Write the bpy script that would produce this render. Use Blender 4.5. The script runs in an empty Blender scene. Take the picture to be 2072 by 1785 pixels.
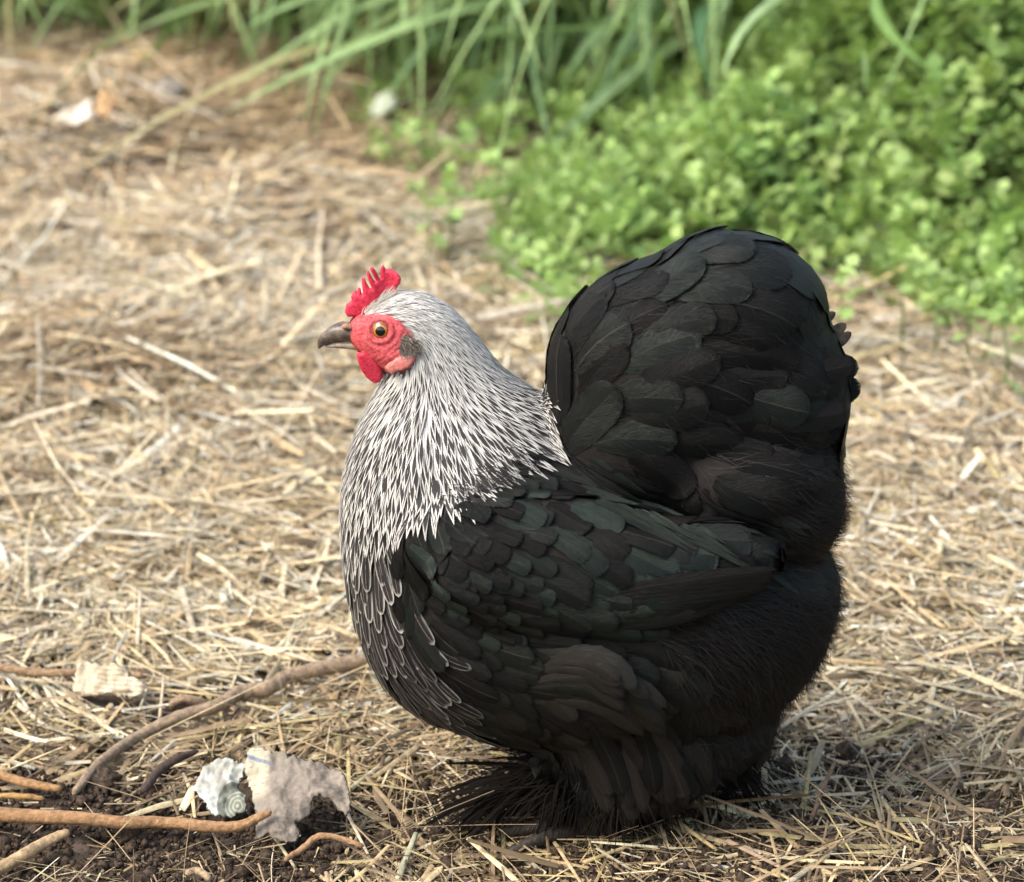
import bpy, bmesh, math, random
import numpy as np
from mathutils import Vector
from mathutils.bvhtree import BVHTree
from math import radians, sin, cos, pi

random.seed(7); rng = np.random.default_rng(7)
scene = bpy.context.scene
col = scene.collection

# ------------------------------------------------------------------ camera, world, sun
S = 0.00025                      # metres per layout unit at the hen
PITCH = radians(22); DIST = 2.0
D3 = np.array([0, cos(PITCH), -sin(PITCH)]); U3 = np.array([0, sin(PITCH), cos(PITCH)])
CX, CY, FY = 1035.5, 892.5, 1640.0
CAM = -DIST * D3 + (FY - CY) * S * U3
cam_d = bpy.data.cameras.new('camera'); cam = bpy.data.objects.new('camera', cam_d); col.objects.link(cam)
cam.location = CAM; cam.rotation_euler = (pi/2 - PITCH, 0, 0)
cam_d.sensor_width = 36; cam_d.lens = 36 * DIST / (2071 * S)
cam_d.clip_start = 0.05; cam_d.clip_end = 500
cam_d.dof.use_dof = True; cam_d.dof.focus_distance = 1.93; cam_d.dof.aperture_fstop = 9.5
scene.camera = cam

SUN_EL, SUN_AZ = radians(52), radians(-62)    # light from the upper left, slightly in front of the hen
world = bpy.data.worlds.new('World'); scene.world = world; world.use_nodes = True
wn = world.node_tree
bg = wn.nodes['Background']; sky = wn.nodes.new('ShaderNodeTexSky')
sky.sky_type = 'NISHITA'; sky.sun_disc = False; sky.sun_elevation = SUN_EL
sky.air_density = 1.6; sky.dust_density = 4.0; sky.ozone_density = 1.0
wn.links.new(sky.outputs[0], bg.inputs[0]); bg.inputs[1].default_value = 0.15
sd = np.array([-0.80, -0.35, 1.05]); sd /= np.linalg.norm(sd)     # direction towards the sun
sky.sun_elevation = math.asin(sd[2]); sky.sun_rotation = math.atan2(sd[0], sd[1])
sl = bpy.data.lights.new('sun', 'SUN'); sl.energy = 1.8; sl.angle = radians(30); sl.color = (1, .96, .91)
so = bpy.data.objects.new('sun', sl); col.objects.link(so)
so.rotation_euler = Vector(sd).to_track_quat('Z', 'Y').to_euler(); so.location = (-2, -1, 3)
scene.view_settings.view_transform = 'Standard'; scene.view_settings.look = 'None'
scene.view_settings.exposure = 1.06; scene.view_settings.gamma = 1
scene.view_settings.use_curve_mapping = False
scene.render.engine = 'CYCLES'
scene.cycles.max_bounces = 6; scene.cycles.transparent_max_bounces = 8
try: scene.cycles.use_denoising = True
except Exception: pass

# ------------------------------------------------------------------ helpers
def ray(px, py):
    px = np.asarray(px, float); py = np.asarray(py, float)
    d = D3 * DIST + ((px - CX) * S)[..., None] * np.array([1., 0, 0]) - ((py - CY) * S)[..., None] * U3
    return d
def W(px, py, y=0.0):            # point on the vertical plane at depth y
    d = ray(px, py); k = (y - CAM[1]) / d[..., 1]
    return CAM + d * k[..., None]
def G(px, py, z=0.0):            # point on the ground
    d = ray(px, py); k = (z - CAM[2]) / d[..., 2]
    return CAM + d * k[..., None]
def PX(p):                       # layout coordinates of a 3D point
    p = np.asarray(p, float) - CAM
    dep = p @ D3
    return np.stack([CX + p[..., 0] / dep * DIST / S, CY - (p @ U3) / dep * DIST / S], -1)

def _hash(ix, iy, seed):
    h = (ix * 374761393 + iy * 668265263 + seed * 1274126177) & 0xffffffff
    h = ((h ^ (h >> 13)) * 1274126177) & 0xffffffff
    return ((h ^ (h >> 16)) & 0xffff) / 65535.0
def vnoise(x, y, seed=0):
    x = np.asarray(x, float); y = np.asarray(y, float)
    ix = np.floor(x).astype(np.int64); iy = np.floor(y).astype(np.int64); fx = x - ix; fy = y - iy
    fx = fx * fx * (3 - 2 * fx); fy = fy * fy * (3 - 2 * fy)
    a = _hash(ix, iy, seed); b = _hash(ix + 1, iy, seed); c = _hash(ix, iy + 1, seed); d = _hash(ix + 1, iy + 1, seed)
    return (a + (b - a) * fx) * (1 - fy) + (c + (d - c) * fx) * fy - .5
def fbm(x, y, seed=0, o=4):
    r = 0; a = 1
    for i in range(o): r = r + a * vnoise(x * 2**i, y * 2**i, seed + i * 17); a *= .5
    return r
def sstep(a, b, x):
    t = np.clip((x - a) / (b - a), 0, 1); return t * t * (3 - 2 * t)
def inpoly(x, y, poly):
    x = np.asarray(x, float); y = np.asarray(y, float); r = np.zeros(x.shape, bool); n = len(poly)
    for i in range(n):
        x1, y1 = poly[i]; x2, y2 = poly[(i + 1) % n]
        c = (y1 > y) != (y2 > y)
        r ^= c & (x < (x2 - x1) * (y - y1) / ((y2 - y1) if y2 != y1 else 1e-9) + x1)
    return r
def polydist(x, y, poly):
    best = np.full(np.shape(x), 1e9); bx = np.array(x, float); by = np.array(y, float); n = len(poly)
    for i in range(n):
        ax, ay = poly[i]; cx, cy = poly[(i + 1) % n]; vx, vy = cx - ax, cy - ay
        t = np.clip(((x - ax) * vx + (y - ay) * vy) / (vx * vx + vy * vy + 1e-9), 0, 1)
        qx = ax + t * vx; qy = ay + t * vy; d = np.hypot(x - qx, y - qy)
        m = d < best; best = np.where(m, d, best); bx = np.where(m, qx, bx); by = np.where(m, qy, by)
    return best, bx, by

def mesh_np(name, V, F, mat, parent=None, uv=None, colr=None, smooth=True, link=True):
    """V (n,3); F (m,k) all the same size or list of tuples"""
    me = bpy.data.meshes.new(name)
    if isinstance(F, np.ndarray):
        m, k = F.shape
        me.vertices.add(len(V)); me.vertices.foreach_set('co', np.asarray(V, np.float32).ravel())
        me.loops.add(m * k); me.loops.foreach_set('vertex_index', F.astype(np.int32).ravel())
        me.polygons.add(m); me.polygons.foreach_set('loop_start', np.arange(0, m * k, k, dtype=np.int32))
        try: me.polygons.foreach_set('loop_total', np.full(m, k, np.int32))
        except Exception: pass
        li = F.ravel()
    else:
        me.from_pydata([tuple(map(float, v)) for v in V], [], [tuple(int(i) for i in f) for f in F])
        li = np.array([i for f in F for i in f])
    if uv is not None:
        l = me.uv_layers.new(name='UVMap'); l.data.foreach_set('uv', np.asarray(uv, np.float32)[li].ravel())
    if colr is not None:
        a = me.color_attributes.new('fc', 'FLOAT_COLOR', 'POINT')
        c = np.asarray(colr, np.float32)
        if c.shape[1] == 3: c = np.concatenate([c, np.ones((len(c), 1), np.float32)], 1)
        a.data.foreach_set('color', c.ravel())
    me.update(calc_edges=True)
    if smooth: me.polygons.foreach_set('use_smooth', np.ones(len(me.polygons), bool))
    if mat: me.materials.append(mat)
    ob = bpy.data.objects.new(name, me)
    if link: col.objects.link(ob)
    if parent: ob.parent = parent
    return ob
def empty(name, loc, label, cat, group=None):
    e = bpy.data.objects.new(name, None); e.empty_display_size = .02; e.location = loc; col.objects.link(e)
    tag(e, label, cat, group); return e
def tag(o, label=None, cat=None, group=None, kind=None):
    if label: o['label'] = label
    if cat: o['category'] = cat
    if group: o['group'] = group
    if kind: o['kind'] = kind
    return o
def rebase(ob, loc):             # move a mesh object's origin to loc
    loc = Vector(loc); ob.data.transform(__import__('mathutils').Matrix.Translation(-loc)); ob.location = loc
    return ob

# ---- materials
class NT:
    def __init__(s, name):
        s.m = bpy.data.materials.new(name); s.m.use_nodes = True; s.t = s.m.node_tree; s.p = s.t.nodes['Principled BSDF']
        s.out = s.t.nodes['Material Output']
    def n(s, typ, **kw):
        nd = s.t.nodes.new(typ)
        for k, v in kw.items():
            if k.startswith('i_'): nd.inputs[int(k[2:]) if k[2:].isdigit() else k[2:].replace('_', ' ')].default_value = v
            else: setattr(nd, k, v)
        return nd
    def l(s, a, b): s.t.links.new(a, b)
    def math(s, op, a, b=None, c=None, clamp=False):
        nd = s.t.nodes.new('ShaderNodeMath'); nd.operation = op; nd.use_clamp = clamp
        for i, v in enumerate((a, b, c)):
            if v is None: continue
            if isinstance(v, (int, float)): nd.inputs[i].default_value = v
            else: s.l(v, nd.inputs[i])
        return nd.outputs[0]
    def ss(s, lo, hi, x):        # smoothstep map range
        nd = s.t.nodes.new('ShaderNodeMapRange'); nd.interpolation_type = 'SMOOTHSTEP'
        for i, v in ((0, x), (1, lo), (2, hi)):
            if isinstance(v, (int, float)): nd.inputs[i].default_value = v
            else: s.l(v, nd.inputs[i])
        return nd.outputs[0]
    def mix(s, f, a, b, mode='MIX'):
        nd = s.t.nodes.new('ShaderNodeMix'); nd.data_type = 'RGBA'; nd.blend_type = mode
        for sock, v in ((nd.inputs[0], f), (nd.inputs[6], a), (nd.inputs[7], b)):
            if isinstance(v, (int, float)): sock.default_value = v
            elif isinstance(v, tuple): sock.default_value = v if len(v) == 4 else (*v, 1)
            else: s.l(v, sock)
        return nd.outputs[2]
    def noise(s, scale, detail=4, coord='Object', rough=.5, dist=0):
        tc = s.t.nodes.new('ShaderNodeTexCoord'); nd = s.t.nodes.new('ShaderNodeTexNoise')
        nd.inputs['Scale'].default_value = scale; nd.inputs['Detail'].default_value = detail
        nd.inputs['Roughness'].default_value = rough; nd.inputs['Distortion'].default_value = dist
        s.l(tc.outputs[coord], nd.inputs['Vector']); return nd.outputs[0]
    def bump(s, h, strength, dist):
        nd = s.t.nodes.new('ShaderNodeBump'); nd.inputs['Strength'].default_value = strength
        nd.inputs['Distance'].default_value = dist; s.l(h, nd.inputs['Height']); s.l(nd.outputs[0], s.p.inputs['Normal'])
    def set(s, **kw):
        for k, v in kw.items():
            k = k.replace('_', ' ')
            if isinstance(v, tuple) and len(v) == 3 and 'Radius' not in k: v = (*v, 1)
            if hasattr(v, 'links') or isinstance(v, bpy.types.NodeSocket): s.l(v, s.p.inputs[k])
            else: s.p.inputs[k].default_value = v
        return s
    def attr(s, name='fc'):
        a = s.t.nodes.new('ShaderNodeAttribute'); a.attribute_name = name; return a
    def uv(s):
        u = s.t.nodes.new('ShaderNodeUVMap'); x = s.t.nodes.new('ShaderNodeSeparateXYZ'); s.l(u.outputs[0], x.inputs[0])
        return x.outputs[0], x.outputs[1]

def M_soil():
    m = NT('soil'); n1 = m.noise(90, 6, rough=.7); n2 = m.noise(9, 4)
    c = m.mix(m.ss(.35, .65, n1), (.030, .021, .015), (.10, .072, .052))
    c = m.mix(m.ss(.4, .7, n2), c, (.075, .052, .037))
    m.set(Base_Color=c, Roughness=.95, Specular_IOR_Level=.2); m.bump(n1, .9, .004); return m.m
def M_straw():
    m = NT('straw'); a = m.attr(); n = m.noise(160, 3, rough=.6); u, v = m.uv()
    c = m.mix(m.ss(.35, .7, n), m.mix(.45, a.outputs[0], (.10, .065, .035)), a.outputs[0])
    st = m.n('ShaderNodeTexNoise'); cb = m.n('ShaderNodeCombineXYZ'); m.l(m.math('MULTIPLY', u, 9.0), cb.inputs[0]); m.l(m.math('MULTIPLY', v, 1.2), cb.inputs[1])
    m.l(cb.outputs[0], st.inputs['Vector']); st.inputs['Scale'].default_value = 2
    c = m.mix(m.math('MULTIPLY', st.outputs[0], .35), c, m.mix(.5, c, (.16, .11, .06)))
    m.set(Base_Color=c, Roughness=.55, Specular_IOR_Level=.35); m.bump(st.outputs[0], .3, .0005); return m.m
def M_plain(name, c1, c2, scale, rough=.6, bumpd=.0005, spec=.4, sss=0, coat=0, lo=.35, hi=.65, bs=.6, detail=5):
    m = NT(name); n = m.noise(scale, detail, rough=.65)
    m.set(Base_Color=m.mix(m.ss(lo, hi, n), c1, c2), Roughness=rough, Specular_IOR_Level=spec)
    if sss:
        m.set(Subsurface_Weight=sss, Subsurface_Radius=(.0035, .001, .0007), Subsurface_Scale=1.0)
    if coat: m.set(Coat_Weight=coat, Coat_Roughness=.05)
    m.bump(n, bs, bumpd); return m.m
def M_leaf(name, spec=.4, rough=.5, tr=.35):
    m = NT(name); a = m.attr(); n = m.noise(70, 3); u, v = m.uv()
    c = m.mix(m.ss(.3, .7, n), m.mix(.25, a.outputs[0], (.02, .05, .01)), a.outputs[0])
    rib = m.ss(.10, .0, m.math('ABSOLUTE', m.math('SUBTRACT', u, .5)))
    c = m.mix(m.math('MULTIPLY', rib, .35), c, (.22, .30, .12))
    m.set(Base_Color=c, Roughness=rough, Specular_IOR_Level=spec)
    t = m.n('ShaderNodeBsdfTranslucent'); m.l(m.mix(.5, c, (.30, .42, .05)), t.inputs[0])
    mx = m.n('ShaderNodeMixShader'); mx.inputs[0].default_value = tr
    m.l(m.p.outputs[0], mx.inputs[1]); m.l(t.outputs[0], mx.inputs[2]); m.l(mx.outputs[0], m.out.inputs[0]); return m.m

def barb(m, u, v, k=46.0):       # oblique fine barbs running out from the shaft
    au = m.math('ABSOLUTE', m.math('SUBTRACT', u, .5))
    ph = m.math('SUBTRACT', m.math('MULTIPLY', v, k), m.math('MULTIPLY', au, k * .9))
    cb = m.n('ShaderNodeCombineXYZ'); m.l(ph, cb.inputs[0]); m.l(m.math('MULTIPLY', u, 1.5), cb.inputs[1])
    n = m.n('ShaderNodeTexNoise'); n.inputs['Scale'].default_value = 2.6; n.inputs['Detail'].default_value = 3
    a = m.attr(); ad = m.n('ShaderNodeVectorMath', operation='ADD'); m.l(cb.outputs[0], ad.inputs[0])
    sc = m.n('ShaderNodeVectorMath', operation='SCALE'); m.l(a.outputs[1] if False else a.outputs['Vector'], sc.inputs[0]); sc.inputs['Scale'].default_value = 37
    m.l(sc.outputs[0], ad.inputs[1]); m.l(ad.outputs[0], n.inputs['Vector']); return n.outputs[0]
def M_black(name='black_feather', green=1.0, c1=(.0040, .0037, .0037), c2=(.0062, .0056, .0053)):
    # fc: r random, g green sheen, b shaft paleness
    m = NT(name); a = m.attr(); sp = m.n('ShaderNodeSeparateColor'); m.l(a.outputs[0], sp.inputs[0])
    R, Gn, B = sp.outputs; u, v = m.uv(); bn = barb(m, u, v)
    c = m.mix(R, c1, c2)
    c = m.mix(m.math('MULTIPLY', Gn, .8 * green), c, (.0050, .0085, .0068))
    au = m.math('ABSOLUTE', m.math('SUBTRACT', u, .5))
    rim = m.math('MAXIMUM', m.ss(.40, .5, au), m.ss(.90, 1.0, v))
    c = m.mix(m.math('MULTIPLY', rim, .5), c, (.003, .003, .003))  # dark edge paints in the shadow between feathers, plus a slight rim
    c = m.mix(m.ss(.35, .75, bn), c, m.mix(.5, c, (.005, .005, .005)))
    sh = m.math('MULTIPLY', m.ss(.02, .006, au), B)
    c = m.mix(m.math('MULTIPLY', sh, .5), c, (.12, .095, .07))
    m.set(Base_Color=c, Roughness=.47, Specular_IOR_Level=m.math('ADD', .12, m.math('MULTIPLY', Gn, .26)))
    tint = m.mix(Gn, (1, .97, .95), (.80, 1.0, .86)); m.l(tint, m.p.inputs['Specular Tint'])
    e = m.math('MAXIMUM', m.ss(.34, .5, au), m.ss(.84, 1.0, v))
    al = m.ss(.30, .48, m.math('ADD', bn, m.math('SUBTRACT', m.math('MULTIPLY', m.math('SUBTRACT', 1.0, e), .45), .04)))
    m.l(al, m.p.inputs['Alpha'])
    m.bump(bn, .6, .0008); return m.m
def M_hackle():
    # fc: r random, g black amount 0..1, b lacing (0 spear stripe, 1 black feather with a pale edge)
    m = NT('hackle_feather'); a = m.attr(); sp = m.n('ShaderNodeSeparateColor'); m.l(a.outputs[0], sp.inputs[0])
    R, K, L = sp.outputs; u, v = m.uv(); bn = barb(m, u, v, 22)
    au = m.math('MULTIPLY', m.math('ABSOLUTE', m.math('SUBTRACT', u, .5)), 2.0)
    au = m.math('ADD', au, m.math('MULTIPLY', m.math('SUBTRACT', bn, .5), .35))
    # spear: widest at v .7, pointed at v .97
    prof = m.math('MULTIPLY', m.ss(.25, .65, v), m.ss(1.0, .62, v))
    wid = m.math('MULTIPLY', m.math('MULTIPLY', prof, .95), K)
    spear = m.ss(.10, -.10, m.math('SUBTRACT', au, wid)); spear = m.math('MULTIPLY', spear, m.ss(.02, .2, K))
    edge = m.math('MULTIPLY', m.math('MAXIMUM', m.ss(.58, .88, au), m.ss(.91, .98, v)), m.math('ADD', .25, m.math('MULTIPLY', m.ss(.15, .9, v), .75)))
    lace = m.math('SUBTRACT', 1.0, edge)
    black = m.math('ADD', m.math('MULTIPLY', spear, m.math('SUBTRACT', 1.0, L)), m.math('MULTIPLY', lace, L))
    white = m.mix(R, (.46, .44, .41), (.82, .79, .72))
    white = m.mix(m.ss(.38, .75, bn), white, (.20, .19, .19)); white = m.mix(m.ss(.45, .0, v), white, (.24, .235, .235))
    wl = m.mix(L, white, m.mix(R, (.05, .047, .044), (.36, .345, .315)))
    blk = m.mix(R, (.006, .005, .006), (.016, .013, .013))
    blk = m.mix(m.math('MULTIPLY', L, m.ss(.022, .006, m.math('ABSOLUTE', m.math('SUBTRACT', u, .5)))), blk, (.25, .22, .2))
    m.set(Base_Color=m.mix(m.math('MULTIPLY', black, .97), wl, blk), Roughness=.55, Specular_IOR_Level=.16)
    m.bump(bn, .3, .0004); return m.m
def M_strand(name, c1, c2, rough=.55, spec=.4):
    m = NT(name); a = m.attr(); sp = m.n('ShaderNodeSeparateColor'); m.l(a.outputs[0], sp.inputs[0])
    m.set(Base_Color=m.mix(sp.outputs[0], c1, c2), Roughness=rough, Specular_IOR_Level=spec); return m.m
def M_attr(name, rough=.7, scale=60, spec=.3, bd=.0008, dark=.5):
    m = NT(name); a = m.attr(); n = m.noise(scale, 5, rough=.7)
    m.set(Base_Color=m.mix(m.ss(.3, .7, n), m.mix(dark, a.outputs[0], (.03, .02, .012)), a.outputs[0]), Roughness=rough, Specular_IOR_Level=spec)
    m.bump(n, .8, bd); return m.m

SOIL = M_soil(); STRAW = M_straw(); BLADE = M_leaf('grass_blade', .25, .5, .30); WEED = M_leaf('weed_leaf', .35, .5, .35)
BLACK = M_black(); SOFT = M_black('brownish_black_highlight_feather', .3, (.009, .0072, .0062), (.022, .0175, .015)); HACK = M_hackle()  # SOFT: brownish black, lightened to paint in the thigh highlights
FLUFF = M_strand('black_fluff', (.004, .0035, .0036), (.020, .0155, .0135), .6, .2); FOOTF = M_strand('shade_black_foot_feather', (.003, .0025, .0024), (.012, .009, .007), .8, .06)  # FOOTF: darker black, the shadow on the feet is put into its colour
WHITEFLUFF = M_strand('pale_hairlike_feather', (.46, .43, .38), (.82, .78, .69))
FACE = M_plain('red_face_skin', (.42, .025, .04), (.60, .12, .12), 700, .5, .0010, .45, .25, lo=.3, hi=.7, bs=.9)
COMB = M_plain('red_comb_skin', (.50, .010, .035), (.70, .035, .085), 800, .48, .0012, .5, .25)
WATT = M_plain('red_wattle_skin', (.50, .012, .035), (.68, .04, .08), 800, .5, .0012, .5, .25)
LOBE = M_plain('pink_ear_lobe', (.60, .16, .14), (.72, .28, .24), 500, .5, .0004, .4, .3)
HORN = M_plain('horn_beak', (.060, .045, .036), (.20, .145, .10), 260, .36, .0003, .5, lo=.35, hi=.7)
HORN2 = M_plain('pale_lower_beak', (.16, .12, .085), (.38, .30, .21), 300, .45, .0003, .4)
NOSE = M_plain('nostril_skin', (.22, .10, .06), (.38, .19, .12), 500, .6, .0003, .3)
BARK = M_attr('root_bark', .85, 330, .2, .0022, .5)
CLOD = M_plain('soil_clod', (.030, .021, .015), (.098, .070, .050), 320, .95, .002, .1, bs=1.0)

# ------------------------------------------------------------------ ground
def hgt(x, y):
    x = np.asarray(x, float); y = np.asarray(y, float)
    h = .016 * fbm(x * 4.2 + 3.1, y * 4.2 + 1.7, 3, 3) + .006 * fbm(x * 19, y * 19, 5, 3)
    def gs(px, py, r, a, e=1.0):
        g = G(px, py); return a * np.exp(-(((x - g[0]) / r)**2 + ((y - g[1]) / (r * e))**2))
    near = np.exp(-((x - .02)**2 + (y - .01)**2) / .10**2)
    h = h * (1 - .9 * near)
    h = h + gs(170, 770, .11, .034, .7) + gs(480, 1000, .13, .008) + gs(250, 300, .14, .030, 1.0) - gs(330, 390, .07, .022, 1.4)
    h = h + gs(560, 430, .12, .020) + .03 * sstep(.5, 2.2, y) - gs(330, 1480, .03, .004)
    return h * sstep(40, 6, np.hypot(x, y)) 
def onG(px, py, up=0.0):         # point on the real (uneven) ground seen at px,py
    z = 0.0
    for _ in range(6):
        g = G(px, py, z); z = float(hgt(g[0], g[1]))
    g = G(px, py, z + up); return g
def ground():
    t = np.linspace(-1, 1, 301); xs = t * .55 + np.sign(t) * (np.abs(t)**9) * 60
    t2 = np.linspace(-1, 1, 401); ys = .75 + t2 * 1.05 + np.sign(t2) * (np.abs(t2)**13) * 90
    X, Y = np.meshgrid(xs, ys); Z = hgt(X, Y) + .0035 * fbm(X * 70, Y * 70, 9, 3)
    bare = sstep(.0, .06, G(0, 1400)[1] - Y + .3 * (-.1 - X)) 
    Z = Z + .008 * np.clip(fbm(X * 38, Y * 38, 21, 3), -.2, 1) * sstep(.10, -.02, Y)
    V = np.stack([X, Y, Z], -1).reshape(-1, 3); n = len(xs); m = len(ys)
    i = np.arange(m - 1)[:, None] * n + np.arange(n - 1)[None]; i = i.ravel()
    F = np.stack([i, i + 1, i + n + 1, i + n], 1)
    tag(mesh_np('ground', V, F, SOIL), 'dark crumbly brown soil under the straw', None, None, 'structure')
ground()
CLEAR_LINES = [([(150, 1605), (200, 1545), (280, 1490), (360, 1452), (440, 1428), (510, 1397), (580, 1370), (640, 1355), (745, 1335)], 26), ([(0, 1650), (250, 1664), (420, 1672), (480, 1672), (548, 1643)], 30), ([(0, 1750), (140, 1682)], 24),
               ([(0, 1568), (125, 1597)], 18), ([(575, 1740), (645, 1692), (735, 1712)], 16), ([(0, 1352), (150, 1360)], 16), ([(345, 1425), (400, 1418), (430, 1428)], 16), ([(290, 1600), (400, 1520)], 14)]
CLEAR_BLOBS = [(225, 1395, 95, 52), (450, 1600, 70, 62), (605, 1625, 115, 95), (205, 1600, 45, 40), (716, 1338, 30, 26), (165, 1437, 24, 20), (150, 225, 60, 30), (212, 205, 26, 34), (772, 212, 34, 30), (345, 205, 26, 20)]
def clear_mask(x, y):            # thins the straw where roots, clods and paper lie on top of it
    p = PX(np.stack([x, y, hgt(x, y) + .006], -1)); px, py = p[..., 0], p[..., 1]; m = np.ones(np.shape(px))
    for pts, w in CLEAR_LINES:
        d = np.full(px.shape, 1e9)
        for (ax, ay), (bx, by) in zip(pts[:-1], pts[1:]):
            vx, vy = bx - ax, by - ay; t = np.clip(((px - ax) * vx + (py - ay) * vy) / (vx * vx + vy * vy), 0, 1); d = np.minimum(d, np.hypot(px - ax - t * vx, (py - ay - t * vy) * 1.3))
        m = np.minimum(m, sstep(w * .9, w * 2.1, d))
    for a, b, c, e in CLEAR_BLOBS: m = np.minimum(m, sstep(.7, 1.15, np.hypot((px - a) / c, (py - b) / e)))
    return .02 + .98 * m

# ------------------------------------------------------------------ straw litter
def straws(P, ang, tilt, L, Wd, C, n=2, bend=None, roll=None):
    N = len(L); t = np.linspace(-.5, .5, n + 1)
    dx, dy = np.cos(ang), np.sin(ang)
    T = np.stack([dx * np.cos(tilt), dy * np.cos(tilt), np.sin(tilt)], -1)
    B = np.stack([-dy, dx, np.zeros(N)], -1); Nn = np.cross(T, B)
    if roll is not None:
        B, Nn = B * np.cos(roll)[:, None] + Nn * np.sin(roll)[:, None], Nn * np.cos(roll)[:, None] - B * np.sin(roll)[:, None]
    bend = rng.normal(0, .10, N) if bend is None else bend
    rows = []
    for k, tt in enumerate(t):
        c = P + T * (tt * L)[:, None] + B * (bend * L * (tt * tt - .1))[:, None] + Nn * (-.25 * np.abs(bend) * L * (tt * tt))[:, None]
        w = Wd * (1 if 0 < k < n else .72)
        rows.append(np.stack([c - B * (w / 2)[:, None], c + Nn * (w * .28)[:, None], c + B * (w / 2)[:, None]], 1))
    V = np.stack(rows, 1)                                  # N, n+1, 3, 3
    base = (np.arange(N) * (n + 1) * 3)[:, None]
    fs = []
    for k in range(n):
        for j in range(2):
            a = k * 3 + j; fs.append([a, a + 1, a + 4, a + 3])
    F = (base[:, None, :] + np.array(fs)[None]).reshape(-1, 4)
    uv = np.zeros((N, n + 1, 3, 2)); uv[..., 0] = np.array([0, .5, 1])[None, None]; uv[..., 1] = (t + .5)[None, :, None] + rng.random(N)[:, None, None] * 7
    Cc = np.repeat(C[:, None], (n + 1) * 3, 1).reshape(-1, 3)
    return V.reshape(-1, 3), F, uv.reshape(-1, 2), Cc
WEED_EDGE = [(700, 300), (760, 410), (860, 470), (1000, 540), (1110, 640), (1300, 690), (1650, 600), (1800, 625), (1900, 650), (2000, 690), (2300, 740)]
ex = np.array([G(a, b)[0] for a, b in WEED_EDGE]); ey = np.array([G(a, b)[1] for a, b in WEED_EDGE])
def weed_depth(x, y):            # how far behind the front edge of the weeds
    return y - np.interp(x, ex, ey, left=3, right=ey[-1])
def straw_color(x, y, N):
    pal = np.array([[.72, .58, .34], [.80, .69, .46], [.54, .40, .22], [.66, .57, .41], [.36, .26, .145], [.19, .13, .072], [.82, .77, .62], [.54, .44, .20]])
    p = PX(np.stack([x, y, np.zeros_like(x)], -1)); px, py = p[:, 0], p[:, 1]
    nz = fbm(x * 7, y * 7, 33, 3)
    warm = sstep(-.2, .5, nz)
    pr = np.tile(np.array([.20, .20, .14, .13, .10, .06, .14, .03]), (N, 1))
    front = sstep(1350, 1560, py)[:, None]
    pr = pr * (1 - front) + front * np.array([.11, .05, .20, .04, .22, .27, .01, .10])
    brown = (np.exp(-(((px - 180) / 260)**2 + ((py - 770) / 90)**2)) + .8 * np.exp(-(((px - 420) / 300)**2 + ((py - 260) / 110)**2)) + .6 * np.exp(-(((px - 700) / 130)**2 + ((py - 380) / 60)**2)))[:, None]
    brown = np.clip(brown * 1.3, 0, .95)
    pr = pr * (1 - brown) + brown * np.array([.08, .04, .32, .03, .28, .22, .0, .03])
    pale = (.8 * np.exp(-(((px - 500) / 420)**2 + ((py - 640) / 100)**2)) + .5 * np.exp(-(((px - 450) / 300)**2 + ((py - 1220) / 90)**2)))[:, None]
    pr = pr * (1 - pale) + pale * np.array([.2, .33, .04, .12, .02, .01, .28, .0])
    cs = np.cumsum(pr / pr.sum(1, keepdims=True), 1); k = (rng.random(N)[:, None] > cs).sum(1).clip(0, 7)
    C = pal[k] * rng.uniform(.70, 1.15, N)[:, None]
    far = sstep(.2, 1.2, y)[:, None]                      # weathered, slightly pinker straw behind
    C = C * (1 - far * .5) + far * .5 * C * np.array([1.07, .97, .98])
    gr = (np.exp(-(((px - 1150) / 330)**2 + ((py - 480) / 120)**2)))[:, None] * (rng.random(N)[:, None] < .5)
    C = C * (1 - gr * .6) + gr * .6 * np.array([.22, .27, .11])
    return C.clip(.03, .85)
def litter(name, N, lmed, lsig, wmed, wsig, tilt_s, zmax, dens, label, n=2, maxL=.11):
    y = rng.uniform(-.17, 1.9, int(N * 3)); x = (rng.random(len(y)) - .5) * 2 * (.34 + .17 * (y + .1)) 
    d = dens(x, y) * clear_mask(x, y); keep = rng.random(len(y)) < d; x, y = x[keep][:N], y[keep][:N]; N = len(x)
    L = np.exp(rng.normal(math.log(lmed), lsig, N)).clip(.004, maxL); Wd = np.exp(rng.normal(math.log(wmed), wsig, N)).clip(.0003, .0048)
    clump = fbm(x * 3, y * 3, 71, 2)
    ang = rng.uniform(0, 2 * pi, N); al = rng.random(N) < .35
    ang = np.where(al, clump * 5 + rng.normal(0, .5, N), ang)
    tilt = rng.normal(0, tilt_s, N)
    mat = mat_height(x, y)
    z = hgt(x, y) + mat * rng.random(N)**.7 + zmax * rng.random(N) + np.abs(np.sin(tilt)) * L * .42
    V, F, uv, C = straws(np.stack([x, y, z], -1), ang, tilt, L, Wd, straw_color(x, y, N), n, roll=rng.normal(0, .5, N))
    ob = mesh_np(name, V, F, STRAW, None, uv, C, smooth=False); tag(ob, label, None, None, 'stuff'); return ob
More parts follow.
